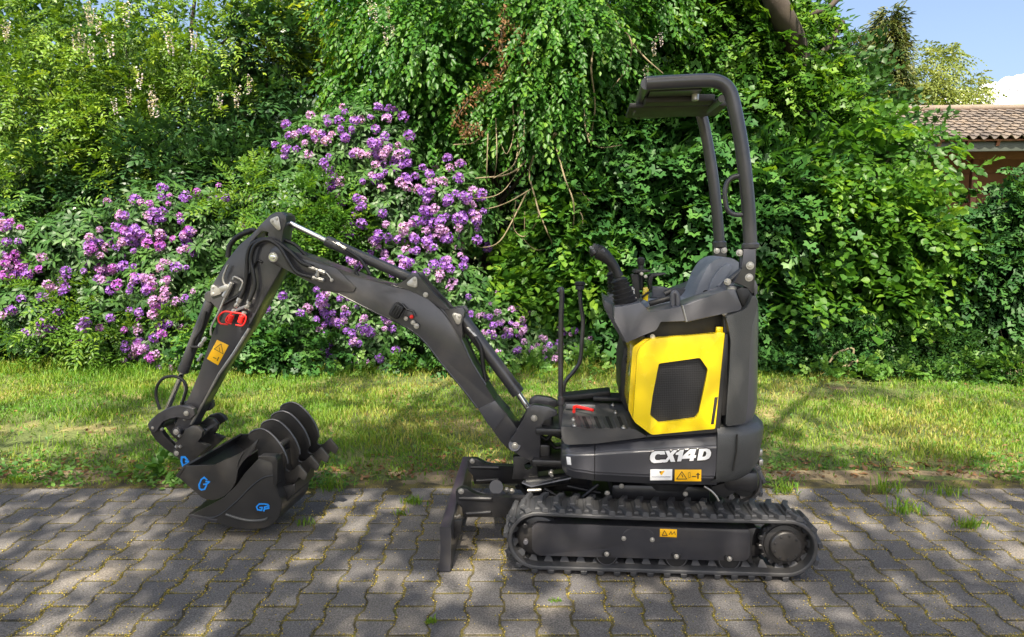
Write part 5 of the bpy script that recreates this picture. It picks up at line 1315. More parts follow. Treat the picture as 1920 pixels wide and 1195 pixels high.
rA = tree('rhododendron', 'tall violet rhododendron behind the boom, densest with blooms', 'shrub', G(700, 8.0), rA_l, b_rhodo(58), 'rhodo', 'lance', 351, .05, 'rhododendrons along the verge')
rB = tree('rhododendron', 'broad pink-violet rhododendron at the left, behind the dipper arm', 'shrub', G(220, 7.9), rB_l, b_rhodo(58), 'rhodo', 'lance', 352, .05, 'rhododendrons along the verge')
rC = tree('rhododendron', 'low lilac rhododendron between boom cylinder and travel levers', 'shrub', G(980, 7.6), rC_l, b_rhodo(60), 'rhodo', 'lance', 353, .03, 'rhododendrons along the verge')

def flower_mesh(name, m, seed, n=17, rad=.062):
    """a truss: funnel florets of five petals over a dome"""
    rn = np.random.default_rng(seed); Lv = Leaves()
    for k in range(n):
        ph = math.acos(1 - 1.25 * (k + .5) / n); th = k * 2.4
        if rn.random() < .12: continue
        d = np.array([math.sin(ph) * math.cos(th), math.sin(ph) * math.sin(th), math.cos(ph)]) + rn.normal(size=3) * .2; d /= np.linalg.norm(d)
        s = np.cross(d, (.3, .2, .9)); s /= np.linalg.norm(s); u = np.cross(d, s); c = d * rad * rn.uniform(.5, .8); t = rn.uniform(.1, .9)
        for j in range(5):
            a = 2 * math.pi * j / 5 + k; r_ = s * math.cos(a) + u * math.sin(a)
            Lv.add(c[None], (r_ * .85 + d * .55)[None], (d - r_ * .5)[None], rad * .56 * rn.uniform(.8, 1.15), rad * .34, np.array([np.clip(t + rn.normal() * .15, 0, 1)]))
    me = Lv.mesh(name, 'diamond'); me.materials.append(LM[m]); return me
FM = {m: [flower_mesh('flower_cluster', m, 60 + k + 10 * i) for k in range(3)] for i, m in enumerate(('petal', 'pinkpetal', 'lilac'))}
def front_hit(px, py, lumps):
    """first point of the lumpy bush met by the line of sight through a picture point"""
    d = ray(px, py).normalized(); best = None
    for c, r in lumps:
        o_ = EYE - Vector(c); b_ = o_.dot(d); q = b_ * b_ - (o_.length_squared - r * r)
        if q > 0:
            t = -b_ - math.sqrt(q)
            if best is None or t < best[0]: best = (t, (EYE + d * t - Vector(c)).normalized())
    if best is None: return None
    return EYE + d * best[0], best[1]
def blooms(root, lumps, spots, mats, seed, scale=1.0):
    rn = random.Random(seed)
    for (cx, cy, sx, sy, n) in spots:
        for _ in range(int(n * 1.8)):
            px, py = rn.gauss(cx, sx * 1.5), rn.gauss(cy, sy * 1.5); h = front_hit(px, py, lumps)
            if h is None: continue
            o = bpy.data.objects.new('flower_cluster', rn.choice(FM[rn.choice(mats)])); COL.objects.link(o); o.parent = root
            d = (h[1] + Vector((rn.uniform(-.3, .3), -.35, .5 + rn.uniform(-.2, .3)))).normalized()
            o.location = h[0] + h[1] * rn.uniform(.02, .15) - root.location; o.rotation_euler = d.to_track_quat('Z', 'Y').to_euler(); o.rotation_euler.rotate_axis('Z', rn.uniform(0, 6))
            s_ = rn.uniform(.5, 1.05) * scale; o.scale = (s_, s_, s_ * rn.uniform(.8, 1.1))
blooms(rA, rA_l, [(575, 235, 22, 14, 8), (545, 255, 20, 14, 6), (590, 270, 12, 10, 3), (515, 290, 8, 8, 3), (655, 250, 10, 16, 4), (730, 225, 20, 12, 6), (700, 275, 28, 18, 12), (725, 300, 30, 16, 12), (740, 335, 18, 12, 8), (715, 315, 20, 14, 5), (870, 320, 12, 8, 5), (835, 350, 14, 12, 6), (815, 380, 14, 10, 5), (860, 400, 16, 12, 6), (890, 380, 12, 10, 4), (760, 440, 25, 16, 9), (800, 470, 24, 14, 9), (850, 440, 20, 16, 7), (735, 480, 18, 14, 6), (780, 500, 24, 12, 7), (660, 500, 14, 14, 4), (630, 340, 14, 10, 3), (680, 390, 12, 12, 4), (600, 540, 16, 12, 4), (660, 590, 20, 16, 6), (690, 620, 16, 12, 5), (640, 640, 18, 12, 5), (700, 660, 14, 10, 4), (590, 570, 12, 10, 3), (680, 430, 12, 12, 4), (820, 410, 14, 12, 5), (640, 380, 10, 10, 2), (640, 610, 40, 22, 8), (740, 600, 36, 26, 7), (830, 500, 26, 30, 7)], ['petal', 'petal', 'lilac'], 11)
blooms(rB, rB_l, [(410, 376, 14, 8, 5), (310, 375, 22, 10, 6), (240, 420, 22, 14, 9), (180, 458, 16, 10, 5), (320, 455, 26, 14, 10), (280, 520, 26, 18, 14), (300, 545, 18, 14, 8), (170, 520, 22, 10, 7), (205, 495, 10, 8, 3), (270, 440, 14, 8, 4), (20, 425, 14, 8, 4), (10, 470, 12, 12, 4), (50, 490, 16, 10, 4), (30, 510, 20, 10, 4), (285, 625, 24, 16, 8), (300, 665, 22, 12, 7), (255, 650, 14, 14, 4), (330, 600, 14, 10, 4), (80, 590, 20, 12, 4), (110, 540, 16, 10, 3), (470, 400, 12, 10, 3), (350, 430, 16, 10, 4), (40, 610, 10, 8, 2), (160, 620, 16, 10, 3)], ['pinkpetal', 'petal', 'petal', 'lilac'], 12)
blooms(rC, rC_l, [(930, 590, 28, 14, 13), (910, 620, 16, 12, 7), (980, 620, 26, 14, 9), (1000, 660, 22, 12, 6), (950, 650, 18, 10, 5), (1085, 640, 14, 12, 4), (1050, 610, 12, 10, 3)], ['lilac', 'petal', 'lilac'], 13, .75)

# pale wisteria racemes
def raceme_mesh(seed):
    rn = np.random.default_rng(seed); Lv = Leaves(); n = 46
    t = rn.random(n); a = rn.uniform(0, 6.3, n); r_ = .03 * (1 - t * .75)
    p = np.stack([np.cos(a) * r_, np.sin(a) * r_, -t * .26], 1); d = np.stack([np.cos(a), np.sin(a), -.4 + 0 * a], 1)
    Lv.add(p, d, rn.normal(size=(n, 3)) + np.array([0, 0, 1]), .024, .022, rn.random(n)); me = Lv.mesh('flower_raceme', 'diamond'); me.materials.append(LM['raceme']); return me
RM = [raceme_mesh(k) for k in range(3)]
def racemes(root, pts, Y, sc=1.0):
    for i, (px, py) in enumerate(pts):
        o = bpy.data.objects.new('flower_raceme', RM[i % 3]); COL.objects.link(o); o.parent = root; o['kind'] = 'stuff'
        o.location = at(px, py, Y) - root.location; s_ = sc * random.uniform(.75, 1.15); o.scale = (s_, s_, s_); o.rotation_euler = (random.uniform(-.15, .15), random.uniform(-.15, .15), random.uniform(0, 6))
racemes(wis, [(160, 0), (172, 10), (185, 28), (143, 45), (155, 62), (203, 62), (170, 75), (13, 35), (8, 45), (285, 160), (286, 172), (315, 55), (262, 125), (240, 163), (212, 182), (284, 178), (235, 0), (363, 55), (445, 160), (470, 140), (412, 172), (90, 400), (100, 420), (68, 395)], 8.15)
racemes(hb, [(693, 0), (726, 10), (735, 45), (722, 50), (700, 5), (1238, 60), (1225, 70), (1210, 120)], 7.65, .7)

# feathery ash saplings in front of the left rhododendron, ferny leaves over the bank
def b_pinn(dens, ll=.07, lw=.022):
    def f(Lv, lumps, rn):
        P_, D_ = lump_points(lumps, dens, .35, 1.05, int(rn.integers(80)), -.3, .75); sprays(Lv, P_, D_, rn, .30, 13, ll, lw, .35, spread=.95, pinn=True, rnd=.5)
    return f
tree('ash_sapling', 'bright feathery ash sapling left of the bucket cylinder', 'shrub', G(395, 7.45), lm((390, 600, 7.45, .34), (400, 660, 7.4, .28), (370, 560, 7.5, .26)), b_pinn(70), 'ash', 'lance', 361, .018, 'ash saplings before the rhododendron', False)
tree('ash_sapling', 'feathery ash sapling at the lower left edge', 'shrub', G(130, 7.4), lm((170, 600, 7.45, .40), (60, 640, 7.4, .36), (120, 560, 7.5, .36), (220, 640, 7.4, .3)), b_pinn(48), 'ash', 'lance', 362, .018, 'ash saplings before the rhododendron', False)
tree('ash_sapling', 'ash sapling rising beside the upper end of the dipper arm', 'shrub', G(480, 7.7), lm((470, 370, 7.8, .36), (430, 420, 7.7, .34), (530, 350, 7.9, .36)), b_pinn(44), 'ash', 'lance', 363, .018, 'ash saplings before the rhododendron', False)
tree('ash_sapling', 'ash sapling above the left rhododendron, below the wisteria', 'shrub', G(80, 8.2), lm((100, 380, 8.1, .42), (60, 340, 8.3, .4)), b_pinn(44), 'ash', 'lance', 366, .018, 'ash saplings before the rhododendron', False)
tree('fern_bush', 'fine-leaved bush between the rhododendrons, above the boom', 'shrub', G(600, 7.9), lm((600, 400, 7.55, .42), (560, 450, 7.5, .36), (650, 440, 7.5, .3)), b_generic(90, .055, .024, .2, 9, .3, -.2), 'linden', 'lance', 364, .02, None, False)

# ---------------------------------------------------------------- right half
tree('maple', 'dark green maple with lobed leaves behind the seat and roll bar', 'tree', G(1300, 8.4), lm((1120, 260, 8.6, .75), (1250, 270, 8.5, .80), (1120, 420, 8.3, .72), (1280, 420, 8.2, .80), (1420, 400, 8.2, .75), (1180, 560, 8.0, .70), (1330, 560, 8.0, .70), (1450, 570, 7.9, .65), (1180, 660, 7.8, .45)), b_generic(56, .125, .125, .34, 6, .5, -.03, hang=.3, gs=1.25), 'maple', 'maple', 371, .10)
tree('hazel_shrub', 'round-leaved hazel between the bare twigs and the joystick', 'shrub', G(1040, 7.9), lm((1050, 450, 8.0, .44), (1010, 545, 7.9, .40), (1080, 400, 8.0, .40), (1100, 540, 7.7, .34), (960, 500, 8.1, .34), (1110, 470, 7.7, .3)), b_generic(64, .095, .078, .25, 6, .4, -.15, hang=.2), 'linden', 'ovate', 372, .03, None, False)
ivt = tree('ivy_clad_tree', 'ivy-clad tree with a leaning bare trunk beside the sky', 'tree', G(1480, 9.4), lm((1310, 60, 9.2, .95), (1420, 130, 9.0, .80), (1490, 50, 9.4, .52), (1520, 175, 9.2, .46), (1380, 220, 8.9, .75), (1500, 260, 8.8, .70), (1230, 110, 9.2, .8), (1400, -40, 9.4, .8)), b_generic(56, .10, .088, .30, 6, .5, -.02, hang=.35, gs=1.3), 'linden', 'ivy', 373, .0)
bm = B(); tube(bm, smoothpath([at(*p) - ivt.location for p in ((1385, -160, 8.0), (1435, -40, 8.05), (1466, 30, 8.15), (1495, 110, 8.5), (1505, 300, 8.8), (1505, 640, 9.0))], 4), [.10 + .004 * k for k in range(21)], 12); tk = obj('trunk', bm, MT['bark'], ivt, 60)
for p in (((1470, 40), (1560, 10), (1600, -60)), ((1480, 110), (1540, 100), (1580, 40)), ((1450, 0), (1330, -10), (1280, 60))):
    bm = B(); tube(bm, smoothpath([at(*q, 8.9) - ivt.location for q in p], 4), .035, 8); obj('limb', bm, MT['bark'], tk, 60)
tree('linden', 'sunlit linden with round leaves right of the roll bar', 'tree', G(1600, 8.0), lm((1500, 330, 8.2, .62), (1575, 290, 8.3, .50), (1640, 345, 8.2, .42), (1540, 440, 8.0, .66), (1650, 450, 7.9, .66), (1500, 540, 7.8, .58), (1610, 560, 7.7, .58), (1700, 540, 7.7, .48), (1715, 440, 8.0, .42), (1650, 255, 8.3, .22)), b_generic(60, .085, .075, .40, 9, .55, 0.0, hang=.35, gs=1.3), 'linden', 'ovate', 374, .07)
tree('linden_shoot', 'linden branch reaching across the brick shed', 'branch', G(1760, 8.0), lm((1745, 275, 8.0, .16), (1790, 310, 7.9, .13), (1740, 330, 8.0, .20), (1830, 325, 8.0, .09)), b_generic(60, .085, .072, .30, 8, .5, -.3, False, hang=.4), 'linden', 'ovate', 375, .0, None, False)
tree('ivy_hedge', 'dark ivy hedge at the right edge', 'shrub', G(1870, 7.4), lm((1895, 430, 7.6, .46), (1800, 500, 7.5, .44), (1900, 540, 7.3, .58), (1990, 400, 7.5, .62), (1830, 600, 7.4, .42), (1960, 620, 7.2, .55), (1750, 520, 7.7, .4)), b_generic(74, .085, .080, .20, 6, .5, -.25, hang=.5), 'ivy', 'ivy', 376, .04)
tree('bramble_heap', 'heap of dark brambles at the foot of the hedge on the right', 'shrub', G(1740, 7.2), lm((1720, 660, 7.2, .36), (1790, 670, 7.1, .34), (1680, 690, 7.1, .22), (1850, 690, 7.0, .3)), b_generic(120, .045, .020, .2, 8, .3, -.3), 'dark', 'lance', 377, .0, None, False)
tree('low_shrub', 'shadowed low foliage behind the counterweight', 'shrub', G(1500, 7.5), lm((1480, 660, 7.5, .40), (1560, 650, 7.5, .42), (1640, 640, 7.5, .38), (1440, 690, 7.3, .26)), b_generic(70, .07, .055, .2, 7, .4, -.3), 'ivy', 'ivy', 378, .0, None, False)
for i, (px, py, words) in enumerate(((440, 640, 'below the dipper arm'), (560, 660, 'under the boom, beside the bucket ears'), (800, 690, 'at the foot of the tall rhododendron'))):
    tree('maple_seedlings', 'bright maple seedlings ' + words, 'shrub', G(px, 7.3), lm((px, py, 7.3, .30), (px + 60, py + 15, 7.25, .24), (px - 50, py + 20, 7.25, .2)), b_generic(60, .085, .085, .2, 5, .4, -.3, False, hang=.2), 'maple', 'maple', 380 + i, .0, 'maple seedlings along the hedge foot', False)
tree('weed_patch', 'pale-edged weeds at the hedge foot, right', 'plant', G(1630, 6.9), lm((1600, 715, 6.9, .20), (1680, 715, 6.9, .18), (1750, 715, 6.8, .16), (1820, 710, 6.8, .2), (1900, 700, 6.8, .24), (1540, 715, 6.9, .16)), b_generic(150, .055, .045, .12, 6, .2, -.35, False), 'weed', 'ovate', 385, .0, None, False)
tree('weed_patch', 'weeds in front of the low lilac rhododendron', 'plant', G(960, 7.2), lm((900, 690, 7.2, .2), (1000, 700, 7.1, .18), (1100, 690, 7.1, .2), (760, 695, 7.2, .16), (660, 700, 7.1, .14)), b_generic(130, .05, .04, .12, 6, .2, -.35, False), 'weed', 'ovate', 386, .0, None, False)
tree('burdock', 'small broad-leaved weed at the kerb below the upper bucket', 'plant', tuple(gnd(325, 893)), [(tuple(gnd(318, 893) + Vector((0, 0, .05))), (.14, .05, .06))], b_generic(260, .07, .05, .08, 4, .3, None, False), 'weed', 'ovate', 387, .0, None, False)

# dry sticks and trunks at the hedge foot
for i, (pts, r, Y, lab) in enumerate(([((1555, 680), (1570, 662), (1600, 655), (1590, 690)), .012, 7.05, 'curled dead stem at the hedge foot'], [((1580, 690), (1620, 672), (1640, 668)), .018, 7.0, 'short dead log lying at the hedge foot'])):
    q0 = at(*pts[0], Y); e = empty('dead_stick', q0); prop(e, lab, 'stick'); bm = B(); tube(bm, smoothpath([at(*p, Y) - q0 for p in pts], 5), r, 7); obj('stick', bm, MT['twig'], e, 60)
e = empty('dry_bush', gnd(1900, 716)); prop(e, 'leafless dry twigs at the right edge', 'shrub'); rn_ = random.Random(4); q0 = e.location
for k in range(16):
    a = Vector((rn_.uniform(-.15, .25), rn_.uniform(-.1, .1), 0)); b_ = a + Vector((rn_.uniform(-.15, .25), rn_.uniform(-.15, .15), rn_.uniform(.25, .6)))
    bm = B(); tube(bm, [a, a.lerp(b_, .5) + Vector((rn_.uniform(-.05, .05), 0, 0)), b_], [.007, .005, .002], 5); obj('twig', bm, MT['twig'], e, 60)

# far trees beside the sky
def b_conifer(Lv, lumps, rn):
    H_ = 8.1; n = 5200; t = rn.random(n) ** .7; a = rn.uniform(0, 6.3, n); z = .6 + (1 - t) * (H_ - .6); R_ = .10 + 1.35 * t; rr = R_ * rn.uniform(.35, 1, n) * (1 + .25 * np.sin(a * 5 + z * 4))
    p = np.stack([np.cos(a) * rr, np.sin(a) * rr, z - rr * .25], 1); d = np.stack([np.cos(a), np.sin(a), -.45 + 0 * a], 1)
    sprays(Lv, p, d, rn, .42, 8, .20, .045, .35, spread=.5, pinn=True)
tree('conifer', 'tall narrow conifer rising beside the sky', 'tree', G(1632, 20), [((at(1632, 100, 20).x, 20, 6.5), .5)], b_conifer, 'conifer', 'diamond', 391, .16, None, False)
tree('conifer', 'partly hidden conifer left of the tall one', 'tree', G(1570, 22), [((at(1570, 140, 22).x, 22, 6.0), .5)], b_conifer, 'conifer', 'diamond', 393, .16, None, False)
tree('birch', 'airy pale birch above the shed roof', 'tree', G(1770, 24), lm((1740, 160, 24, (1.0, .9, 1.2)), (1700, 190, 24, (1.2, 1, 1.1)), (1790, 180, 24, (.8, .8, .7)), (1830, 185, 24, (.45, .5, .55)), (1740, 230, 24, (1.8, 1, 1.2)), (1770, 125, 24, .55)), b_generic(26, .12, .07, .6, 9, .7, -.02, False, hang=.5), 'birch', 'diamond', 392, .10)

# ---------------------------------------------------------------- grass
rn = np.random.default_rng(21)
n = 300000
gx, gy = rn.uniform(-9.5, 9.5, n), KY + .03 + (rn.random(n) ** 1.15) * 4.3
def pn(X, Y, s, o): return np.sin(X * s + o + 1.7 * np.sin(Y * s * .8 + o)) * np.cos(Y * s * 1.3 - o + 1.3 * np.sin(X * s * .7))
den = .60 + .42 * pn(gx, gy, 1.3, 2.0) + .25 * pn(gx, gy, 4.1, .7); edge = np.clip((gy - KY - .02 + .12 * pn(gx, gy, 2.6, 3.3)) / .25, 0, 1)
keep = (rn.random(n) < den * (.12 + .88 * edge)) & (np.abs(gx) < gy * .80 + 2.4); gx, gy = gx[keep], gy[keep]; n = len(gx)
tuft = pn(gx, gy, 3.0, 4.4) * .5 + .5; hgt = rn.uniform(.022, .055, n) * (1 + 1.0 * tuft ** 3) * (.6 + .4 * np.clip((gy - KY - .1) / .6, 0, 1)); hgt *= 1 + 1.6 * np.clip((gy - 6.6) / .8, 0, 1)
zz = bumps(gx, gy) * np.clip((gy - KY - .13) / .4, 0, 1) - .006 + .03 * np.clip((gy - 4.2) / 1.5, 0, 1)
th = rn.uniform(0, 6.3, n); lean = rn.uniform(.15, .9, n)
Lv = Leaves(); Lv.add(np.stack([gx, gy, zz], 1), np.stack([np.cos(th) * lean, np.sin(th) * lean, np.ones(n)], 1), np.stack([-np.cos(th), -np.sin(th), .4 + 0 * th], 1) + rn.normal(size=(n, 3)) * .3, hgt, rn.uniform(.0045, .0085, n), np.clip(.66 + .36 * pn(gx, gy, 1.7, 1.1) + .15 * pn(gx, gy, 6, 2.1) + .22 * rn.normal(size=n), 0, 1))
prop(link('grass', Lv.mesh('grass', 'lance'), LM['grass'], None, None), 'short patchy lawn grass on the verge', 'grass', None, 'stuff')
# taller tufts and kerb weeds, each a plant of its own
tufts = [(1700, 965, .10, 'right of the track, on the paving edge'), (1820, 990, .07, 'far right on the paving'), (1660, 925, .13, 'behind the right-hand track end'), (620, 920, .10, 'between bucket and blade, at the kerb'), (775, 945, .06, 'just left of the blade'), (750, 965, .035, 'tiny, left of the blade'), (575, 985, .05, 'right of the lower bucket'), (300, 892, .06, 'left of the upper bucket, at the kerb'), (40, 905, .06, 'at the left edge of the kerb'), (808, 1168, .028, 'in a joint at the bottom middle'), (1385, 1000, .02, 'in a joint close to the track'), (1040, 1128, .022, 'in a joint before the near track'), (1470, 925, .08, 'behind the swivel cover'), (1780, 930, .10, 'on the verge edge at the right')]
for i, (px, py, h, words) in enumerate(tufts):
    q = gnd(px, py); rn2 = np.random.default_rng(500 + i); k = 70 if h > .05 else 34
    th = rn2.uniform(0, 6.3, k); le = rn2.uniform(.1, .9, k); p = np.stack([rn2.normal(size=k) * h * .5, rn2.normal(size=k) * h * .25, np.full(k, -.004)], 1)
    Lv = Leaves(); Lv.add(p, np.stack([np.cos(th) * le, np.sin(th) * le, np.ones(k)], 1), np.stack([-np.cos(th), -np.sin(th), .4 + 0 * th], 1), h * rn2.uniform(.5, 1.2, k), rn2.uniform(.004, .008, k), np.clip(.7 + .2 * rn2.normal(size=k), 0, 1))
    o = link('grass_tuft', Lv.mesh('grass_tuft', 'lance'), LM['grass'], None, None); o.location = q; prop(o, 'grass tuft ' + words, 'grass tuft', 'grass tufts on the paving edge')
# clover, plantain and other low ground cover at the ragged verge edge
n = 9000; x = rn.uniform(-5.5, 5.5, n); y = KY - .04 + np.abs(rn.normal(size=n)) * .30; k_ = rn.random(n) < .30; y[k_] = rn.uniform(4.0, 7.4, k_.sum())
kp = pn(x, y, 2.4, 5.1) + .6 * pn(x, y, 7.0, 2.2) > .15; x, y = x[kp], y[kp]; n = len(x); th = rn.uniform(0, 6.3, n)
z = .004 + np.clip((y - 4.2) / 1.5, 0, 1) * .04 + rn.uniform(0, .03, n); tt = np.clip(.5 + .3 * pn(x, y, 3.3, 1.0) + .15 * rn.normal(size=n), 0, 1)
Lv = Leaves(); Lv.add(np.stack([x, y, z], 1), np.stack([np.cos(th), np.sin(th), rn.uniform(.1, .8, n)], 1), rn.normal(size=(n, 3)) * .35 + np.array([0, -.2, 1]), rn.uniform(.018, .045, n), rn.uniform(.012, .028, n), tt)
prop(link('ground_cover', Lv.mesh('ground_cover', 'ovate'), LM['weed'], None, None), 'low clover and plantain along the ragged verge edge', 'ground cover', None, 'stuff')
# fallen leaves and bare litter along the kerb
n = 2600; x = rn.uniform(-5, 5, n); y = KY + .14 + np.abs(rn.normal(size=n)) * .22; k_ = rn.random(n) < .35; y[k_] = rn.uniform(4.2, 7.2, k_.sum())
Lv = Leaves(); th = rn.uniform(0, 6.3, n); Lv.add(np.stack([x, y, np.full(n, .012) + .02 * np.clip((y - 4.2), 0, 1)], 1), np.stack([np.cos(th), np.sin(th), rn.normal(size=n) * .3], 1), rn.normal(size=(n, 3)) * .4 + np.array([0, 0, 1]), rn.uniform(.015, .05, n), rn.uniform(.008, .03, n), rn.random(n))
prop(link('leaf_litter', Lv.mesh('leaf_litter', 'ovate'), LM['dead'], None, None), 'dry brown leaf litter along the kerb', 'leaf litter', None, 'stuff')
# yellow blossom husks and moss collected in the paving joints
ol = np.array(paver_outline(0.0)); seg_a, seg_b = ol, np.roll(ol, -1, 0); sl = np.linalg.norm(seg_b - seg_a, axis=1); pr = sl / sl.sum()
vc = np.array([c for c in cells if c[1] > 1.9 and abs(c[0]) < 4.8]); n = 120000
ci = rn.integers(0, len(vc), n); si = rn.choice(12, n, p=pr); t = rn.random(n)[:, None]
p2 = vc[ci] + seg_a[si] * (1 - t) + seg_b[si] * t
dens_ = .5 + .45 * pn(p2[:, 0], p2[:, 1], 2.1, .3) + .5 * pn(p2[:, 0], p2[:, 1], 23, 1.3); kp = rn.random(n) < np.clip(dens_, .12, 1); p2 = p2[kp]; n = len(p2)
p2 = p2 + rn.normal(size=(n, 2)) * np.where(rn.random(n) < .20, .05, .0085)[:, None]
th = rn.uniform(0, 6.3, n); Lv = Leaves(); Lv.add(np.concatenate([p2, rn.uniform(-.004, .004, n)[:, None]], 1), np.stack([np.cos(th), np.sin(th), rn.normal(size=n) * .5], 1), rn.normal(size=(n, 3)) * .6 + np.array([0, 0, 1]), rn.uniform(.004, .0095, n), rn.uniform(.003, .006, n), rn.random(n))
LM['husk'] = leaf_mat('blossom_husk', (.13, .15, .02), (.38, .29, .04), (.60, .47, .10), .2, .3, .7)
prop(link('joint_moss', Lv.mesh('joint_moss', 'diamond'), LM['husk'], None, None), 'yellow blossom husks and moss in the paving joints', 'moss', None, 'stuff')

# ---------------------------------------------------------------- shed with pantile roof
MT['tile'] = concrete_mat('pantile', (.155, .13, .108)); MT['timber'] = paint('red_brown_timber', (.16, .065, .038), .75, 0, 0, .5, 80, .35); MT['fascia'] = paint('green_grey_fascia', (.055, .065, .055), .6, 0, 0, .2, 60, .25)
SY = 15.0
sh0 = at(1575, 262, SY); shed = empty('timber_shed', (sh0.x, SY, 0), R(-5)); prop(shed, 'red-brown timber shed with pantile roof at the right', 'shed')
EZ = sh0.z; RUN, RISE, LENX = 2.9, 1.12, 7.4
sl_ = math.atan2(RISE, RUN)
def pantile():
    bm = B(); W_, L_ = .235, .36; n = 8; top, bot = [], []
    for j, y in enumerate((0, L_)):
        for k in range(n + 1):
            t = k / n; x = t * W_ - .01; z = .044 * math.sin(t * 2 * math.pi + .5) + (.022 if j == 0 else 0)
            top.append(bm.verts.new((x, y, z + .012))); bot.append(bm.verts.new((x, y, z)))
    m_ = n + 1
    for k in range(n):
        bm.faces.new((top[k], top[k + 1], top[m_ + k + 1], top[m_ + k])); bm.faces.new((bot[k], bot[m_ + k], bot[m_ + k + 1], bot[k + 1])); bm.faces.new((bot[k], bot[k + 1], top[k + 1], top[k]))
    me = bpy.data.meshes.new('roof_tile'); bmesh.ops.recalc_face_normals(bm, faces=bm.faces[:]); bm.to_mesh(me); bm.free(); me.materials.append(MT['tile']); me.polygons.foreach_set('use_smooth', [True] * len(me.polygons)); me.set_sharp_from_angle(angle=R(45)); return me
TM = pantile(); bm = B()
rot = Matrix.Rotation(sl_, 3, 'X')
pl = rot @ Vector((0, 1, 0)); SLEN = math.hypot(RUN, RISE)
box(bm, (LENX / 2, RUN / 2, EZ + RISE / 2 - .05), (LENX, SLEN, .03), rot); roof_o = obj('roof', bm, MT['timber'], shed)
NC, NR = int(LENX / .215), int(SLEN / .285)
for r_ in range(NR):
    for c_ in range(NC):
        o = bpy.data.objects.new('roof_tile', TM); COL.objects.link(o); o.parent = roof_o
        b_ = pl * (r_ * .285 - .06); o.location = (c_ * .215, b_.y, EZ + b_.z + random.uniform(-.004, .006)); o.rotation_euler = (sl_ - .04, random.uniform(-.02, .02), random.uniform(-.02, .02))
bm = B(); tube(bm, [(0, RUN, EZ + RISE + .02), (LENX, RUN, EZ + RISE + .02)], .09, 12); obj('ridge_cap', bm, MT['tile'], roof_o, 60)
bm = B(); box(bm, (LENX / 2, RUN + RUN / 2, EZ + RISE / 2 - .05), (LENX, SLEN, .03), Matrix.Rotation(-sl_, 3, 'X')); obj('rear_roof_slope', bm, MT['timber'], shed)
bm = B(); box(bm, (LENX / 2, .12, EZ - .17), (LENX + .1, .06, .20), None, .006); obj('fascia', bm, MT['fascia'], shed)
for k in range(12):
    bm = B(); box(bm, (.3 + k * .6, RUN / 2, EZ + RISE / 2 - .13), (.07, SLEN - .1, .12), rot, .004, 1); obj('rafter', bm, MT['timber'], shed)
for k in range(9):
    b_ = pl * (.2 + k * .33); bm = B(); box(bm, (LENX / 2, b_.y, EZ + b_.z - .075), (LENX - .1, .05, .03), rot); obj('batten', bm, MT['timber'], shed)
for x in (.12, 1.75, 3.4, 5.0, 6.3):
    bm = B(); box(bm, (x, 1.05, (EZ - .3) / 2), (.12, .12, EZ - .3), None, .006); obj('post', bm, MT['timber'], shed)
bm = B(); box(bm, (LENX / 2, 1.05, EZ - .22), (LENX, .14, .22), None, .006); obj('beam', bm, MT['timber'], shed)
for k in range(20):
    bm = B(); box(bm, (LENX / 2, 1.9 + .012 * (k % 2), .16 + k * .175), (LENX - .2, .022, .19), Matrix.Rotation(R(5), 3, 'X'), .004, 1); obj('wall_board', bm, MT['timber'], shed)
bm = B(); box(bm, (LENX / 2, 1.02, 2.05), (LENX, .10, .10), None, .006); obj('rail', bm, MT['fascia'], shed)
bm = B(); box(bm, (.05, 1.9, EZ / 2), (.06, 1.9, EZ - .2), None, .004); obj('side_wall', bm, MT['timber'], shed)

# ---------------------------------------------------------------- cloud, a heap of vapour far behind the shed
def cloud():
    rn2 = np.random.default_rng(3); bm = B(); c = at(1895, 190, 900); s = 1.55 * 900 / FPX
    for k in range(30):
        dx, dz = rn2.uniform(-75, 120), rn2.uniform(-22, 10); r_ = (30 - abs(dx - 20) * .17) * rn2.uniform(.55, 1.0)
        if r_ < 5: continue
        res = bmesh.ops.create_icosphere(bm, subdivisions=4, radius=1.0)
        for v in res['verts']:
            d = v.co.normalized(); f = 1 + .22 * mnoise.fractal(d * 2.2 + Vector((k * 3.1, 0, 0)), 1.0, 2.0, 5)
            z_ = d.z * r_ * f * s * .85
            v.co = Vector((d.x * r_ * f * s * 1.1, d.y * r_ * f * s, z_ if z_ > 0 else z_ * .55)) + Vector((dx * s, rn2.uniform(-1, 1) * 0 + k * 1.5, (dz + r_ * .45) * s))
    m, nt, b = mat('cloud_vapour'); b.inputs['Base Color'].default_value = (.93, .93, .95, 1); b.inputs['Roughness'].default_value = 1; b.inputs['Specular IOR Level'].default_value = 0
    b.inputs['Subsurface Weight'].default_value = 0
    o = obj('cloud', bm, m, None, 180); o.location = c; return prop(o, 'white cumulus cloud above the shed roof', 'cloud')
cloud()

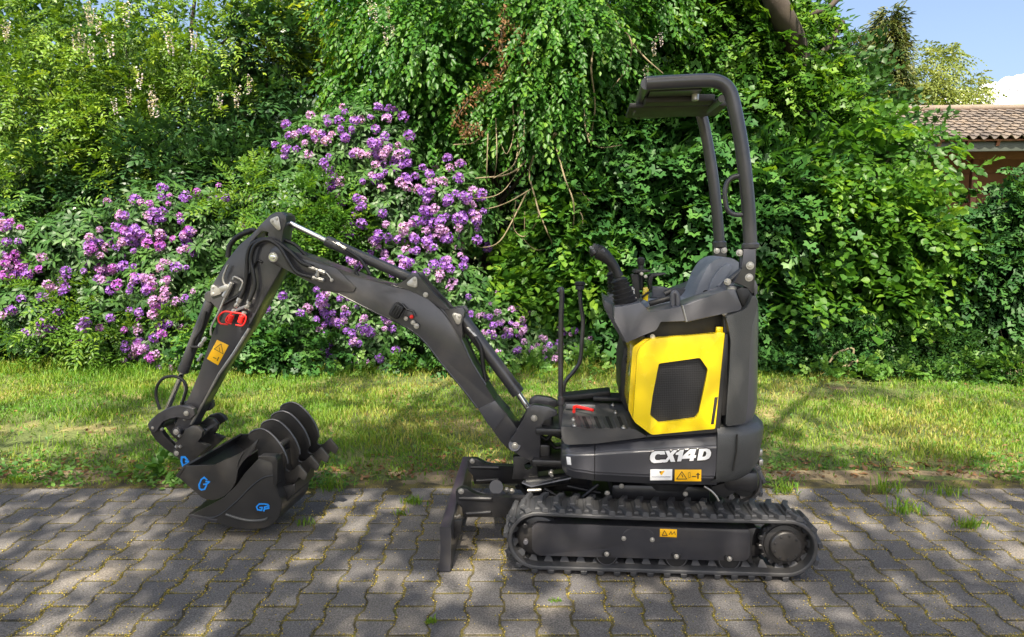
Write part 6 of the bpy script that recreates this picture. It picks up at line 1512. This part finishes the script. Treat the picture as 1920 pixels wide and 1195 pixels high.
# ---------------------------------------------------------------- tree over the photographer: its crown dapples the scene
def b_shade(Lv, lumps, rn):
    """sprays spread through the crown, its density and gaps shaped to place shade and sun patches; (x, g) is where a spray's shadow meets the ground"""
    n = 17000; x, g, d = rn.uniform(-8.5, 7.5, n), rn.uniform(-1.0, 13.5, n), rn.uniform(7.0, 10.5, n)
    cl = np.array([mnoise.noise(Vector((a * .85, b * .85, c * .25))) + .55 * mnoise.noise(Vector((a * 2.3, b * 2.3, c * .5))) for a, b, c in zip(x, g, d)])
    core = np.clip(1.25 - np.hypot((x + .1) / 2.9, (g - 3.8) / 1.8), 0, 1)
    p = .32 + .85 * core + .62 * cl - .16 * np.clip((x - 1.9) / 1.5, 0, 1) - np.where(x > -.5, .20, .32) * np.clip((g - 6.0) / 2, 0, 1) - .12 * np.clip((g - 8.5) / 2, 0, 1) * (x < -2)
    p = np.clip(.5 + 2.2 * (p - .42), 0, .97)
    for hx, hg, rx, ry in HOLES: p = np.where(((x - hx) / rx) ** 2 + ((g - hg) / ry) ** 2 < 1, -1, p)
    k = rn.random(n) < p; x, g, d = x[k], g[k], d[k]
    P_ = np.stack([x + SUN_DIR.x * d, g + SUN_DIR.y * d, SUN_DIR.z * d], 1) - SHB
    sprays(Lv, P_, nrm(rn.normal(size=P_.shape)), rn, .42, 9, .12, .078, .3, spread=.7)
HOLES = [(gnd(900, 1170).x, gnd(900, 1170).y, .12, .07), (gnd(1180, 1165).x, gnd(1180, 1165).y, .14, .06), (gnd(250, 1080).x, gnd(250, 1080).y, .22, .10), (gnd(60, 1010).x, gnd(60, 1010).y, .25, .09), (gnd(1780, 1080).x, gnd(1780, 1080).y, .24, .10), (gnd(1560, 1140).x, gnd(1560, 1140).y, .16, .07), (gnd(400, 1150).x, gnd(400, 1150).y, .14, .08), (gnd(350, 790).x, gnd(350, 790).y, .45, .22), (gnd(1800, 780).x, gnd(1800, 780).y, .5, .3), (gnd(80, 745).x, gnd(80, 745).y, .42, .30), (gnd(650, 1140).x, gnd(650, 1140).y, .16, .10), (gnd(690, 950).x, gnd(690, 950).y, .22, .09), (gnd(110, 915).x, gnd(110, 915).y, .28, .12), (gnd(1660, 965).x, gnd(1660, 965).y, .34, .16), (gnd(660, 790).x, gnd(660, 790).y, .40, .3), (gnd(1620, 850).x, gnd(1620, 850).y, .5, .25), (gnd(1300, 1130).x, gnd(1300, 1130).y, .16, .09), (gnd(520, 1040).x, gnd(520, 1040).y, .13, .06), (gnd(1250, 780).x, gnd(1500, 740).y, .5, .3)]  # openings cut in the unseen crown to place the sun patches
SHB = np.array((-2.6, -4.5, 0))
SH = [((-6, -3, 6.8), 1), ((-3, -4, 7.4), 1), ((0, -3, 7), 1), ((3, -3, 7), 1), ((5, -1, 6.8), 1), ((-5, 1, 7), 1), ((-1, 2, 7.4), 1), ((3, 2, 7.4), 1)]
tree('overhanging_tree', 'tall broadleaf tree behind the viewpoint, its crown shading the paving', 'tree', tuple(SHB), SH, b_shade, 'hornbeam', 'diamond', 401, .28)
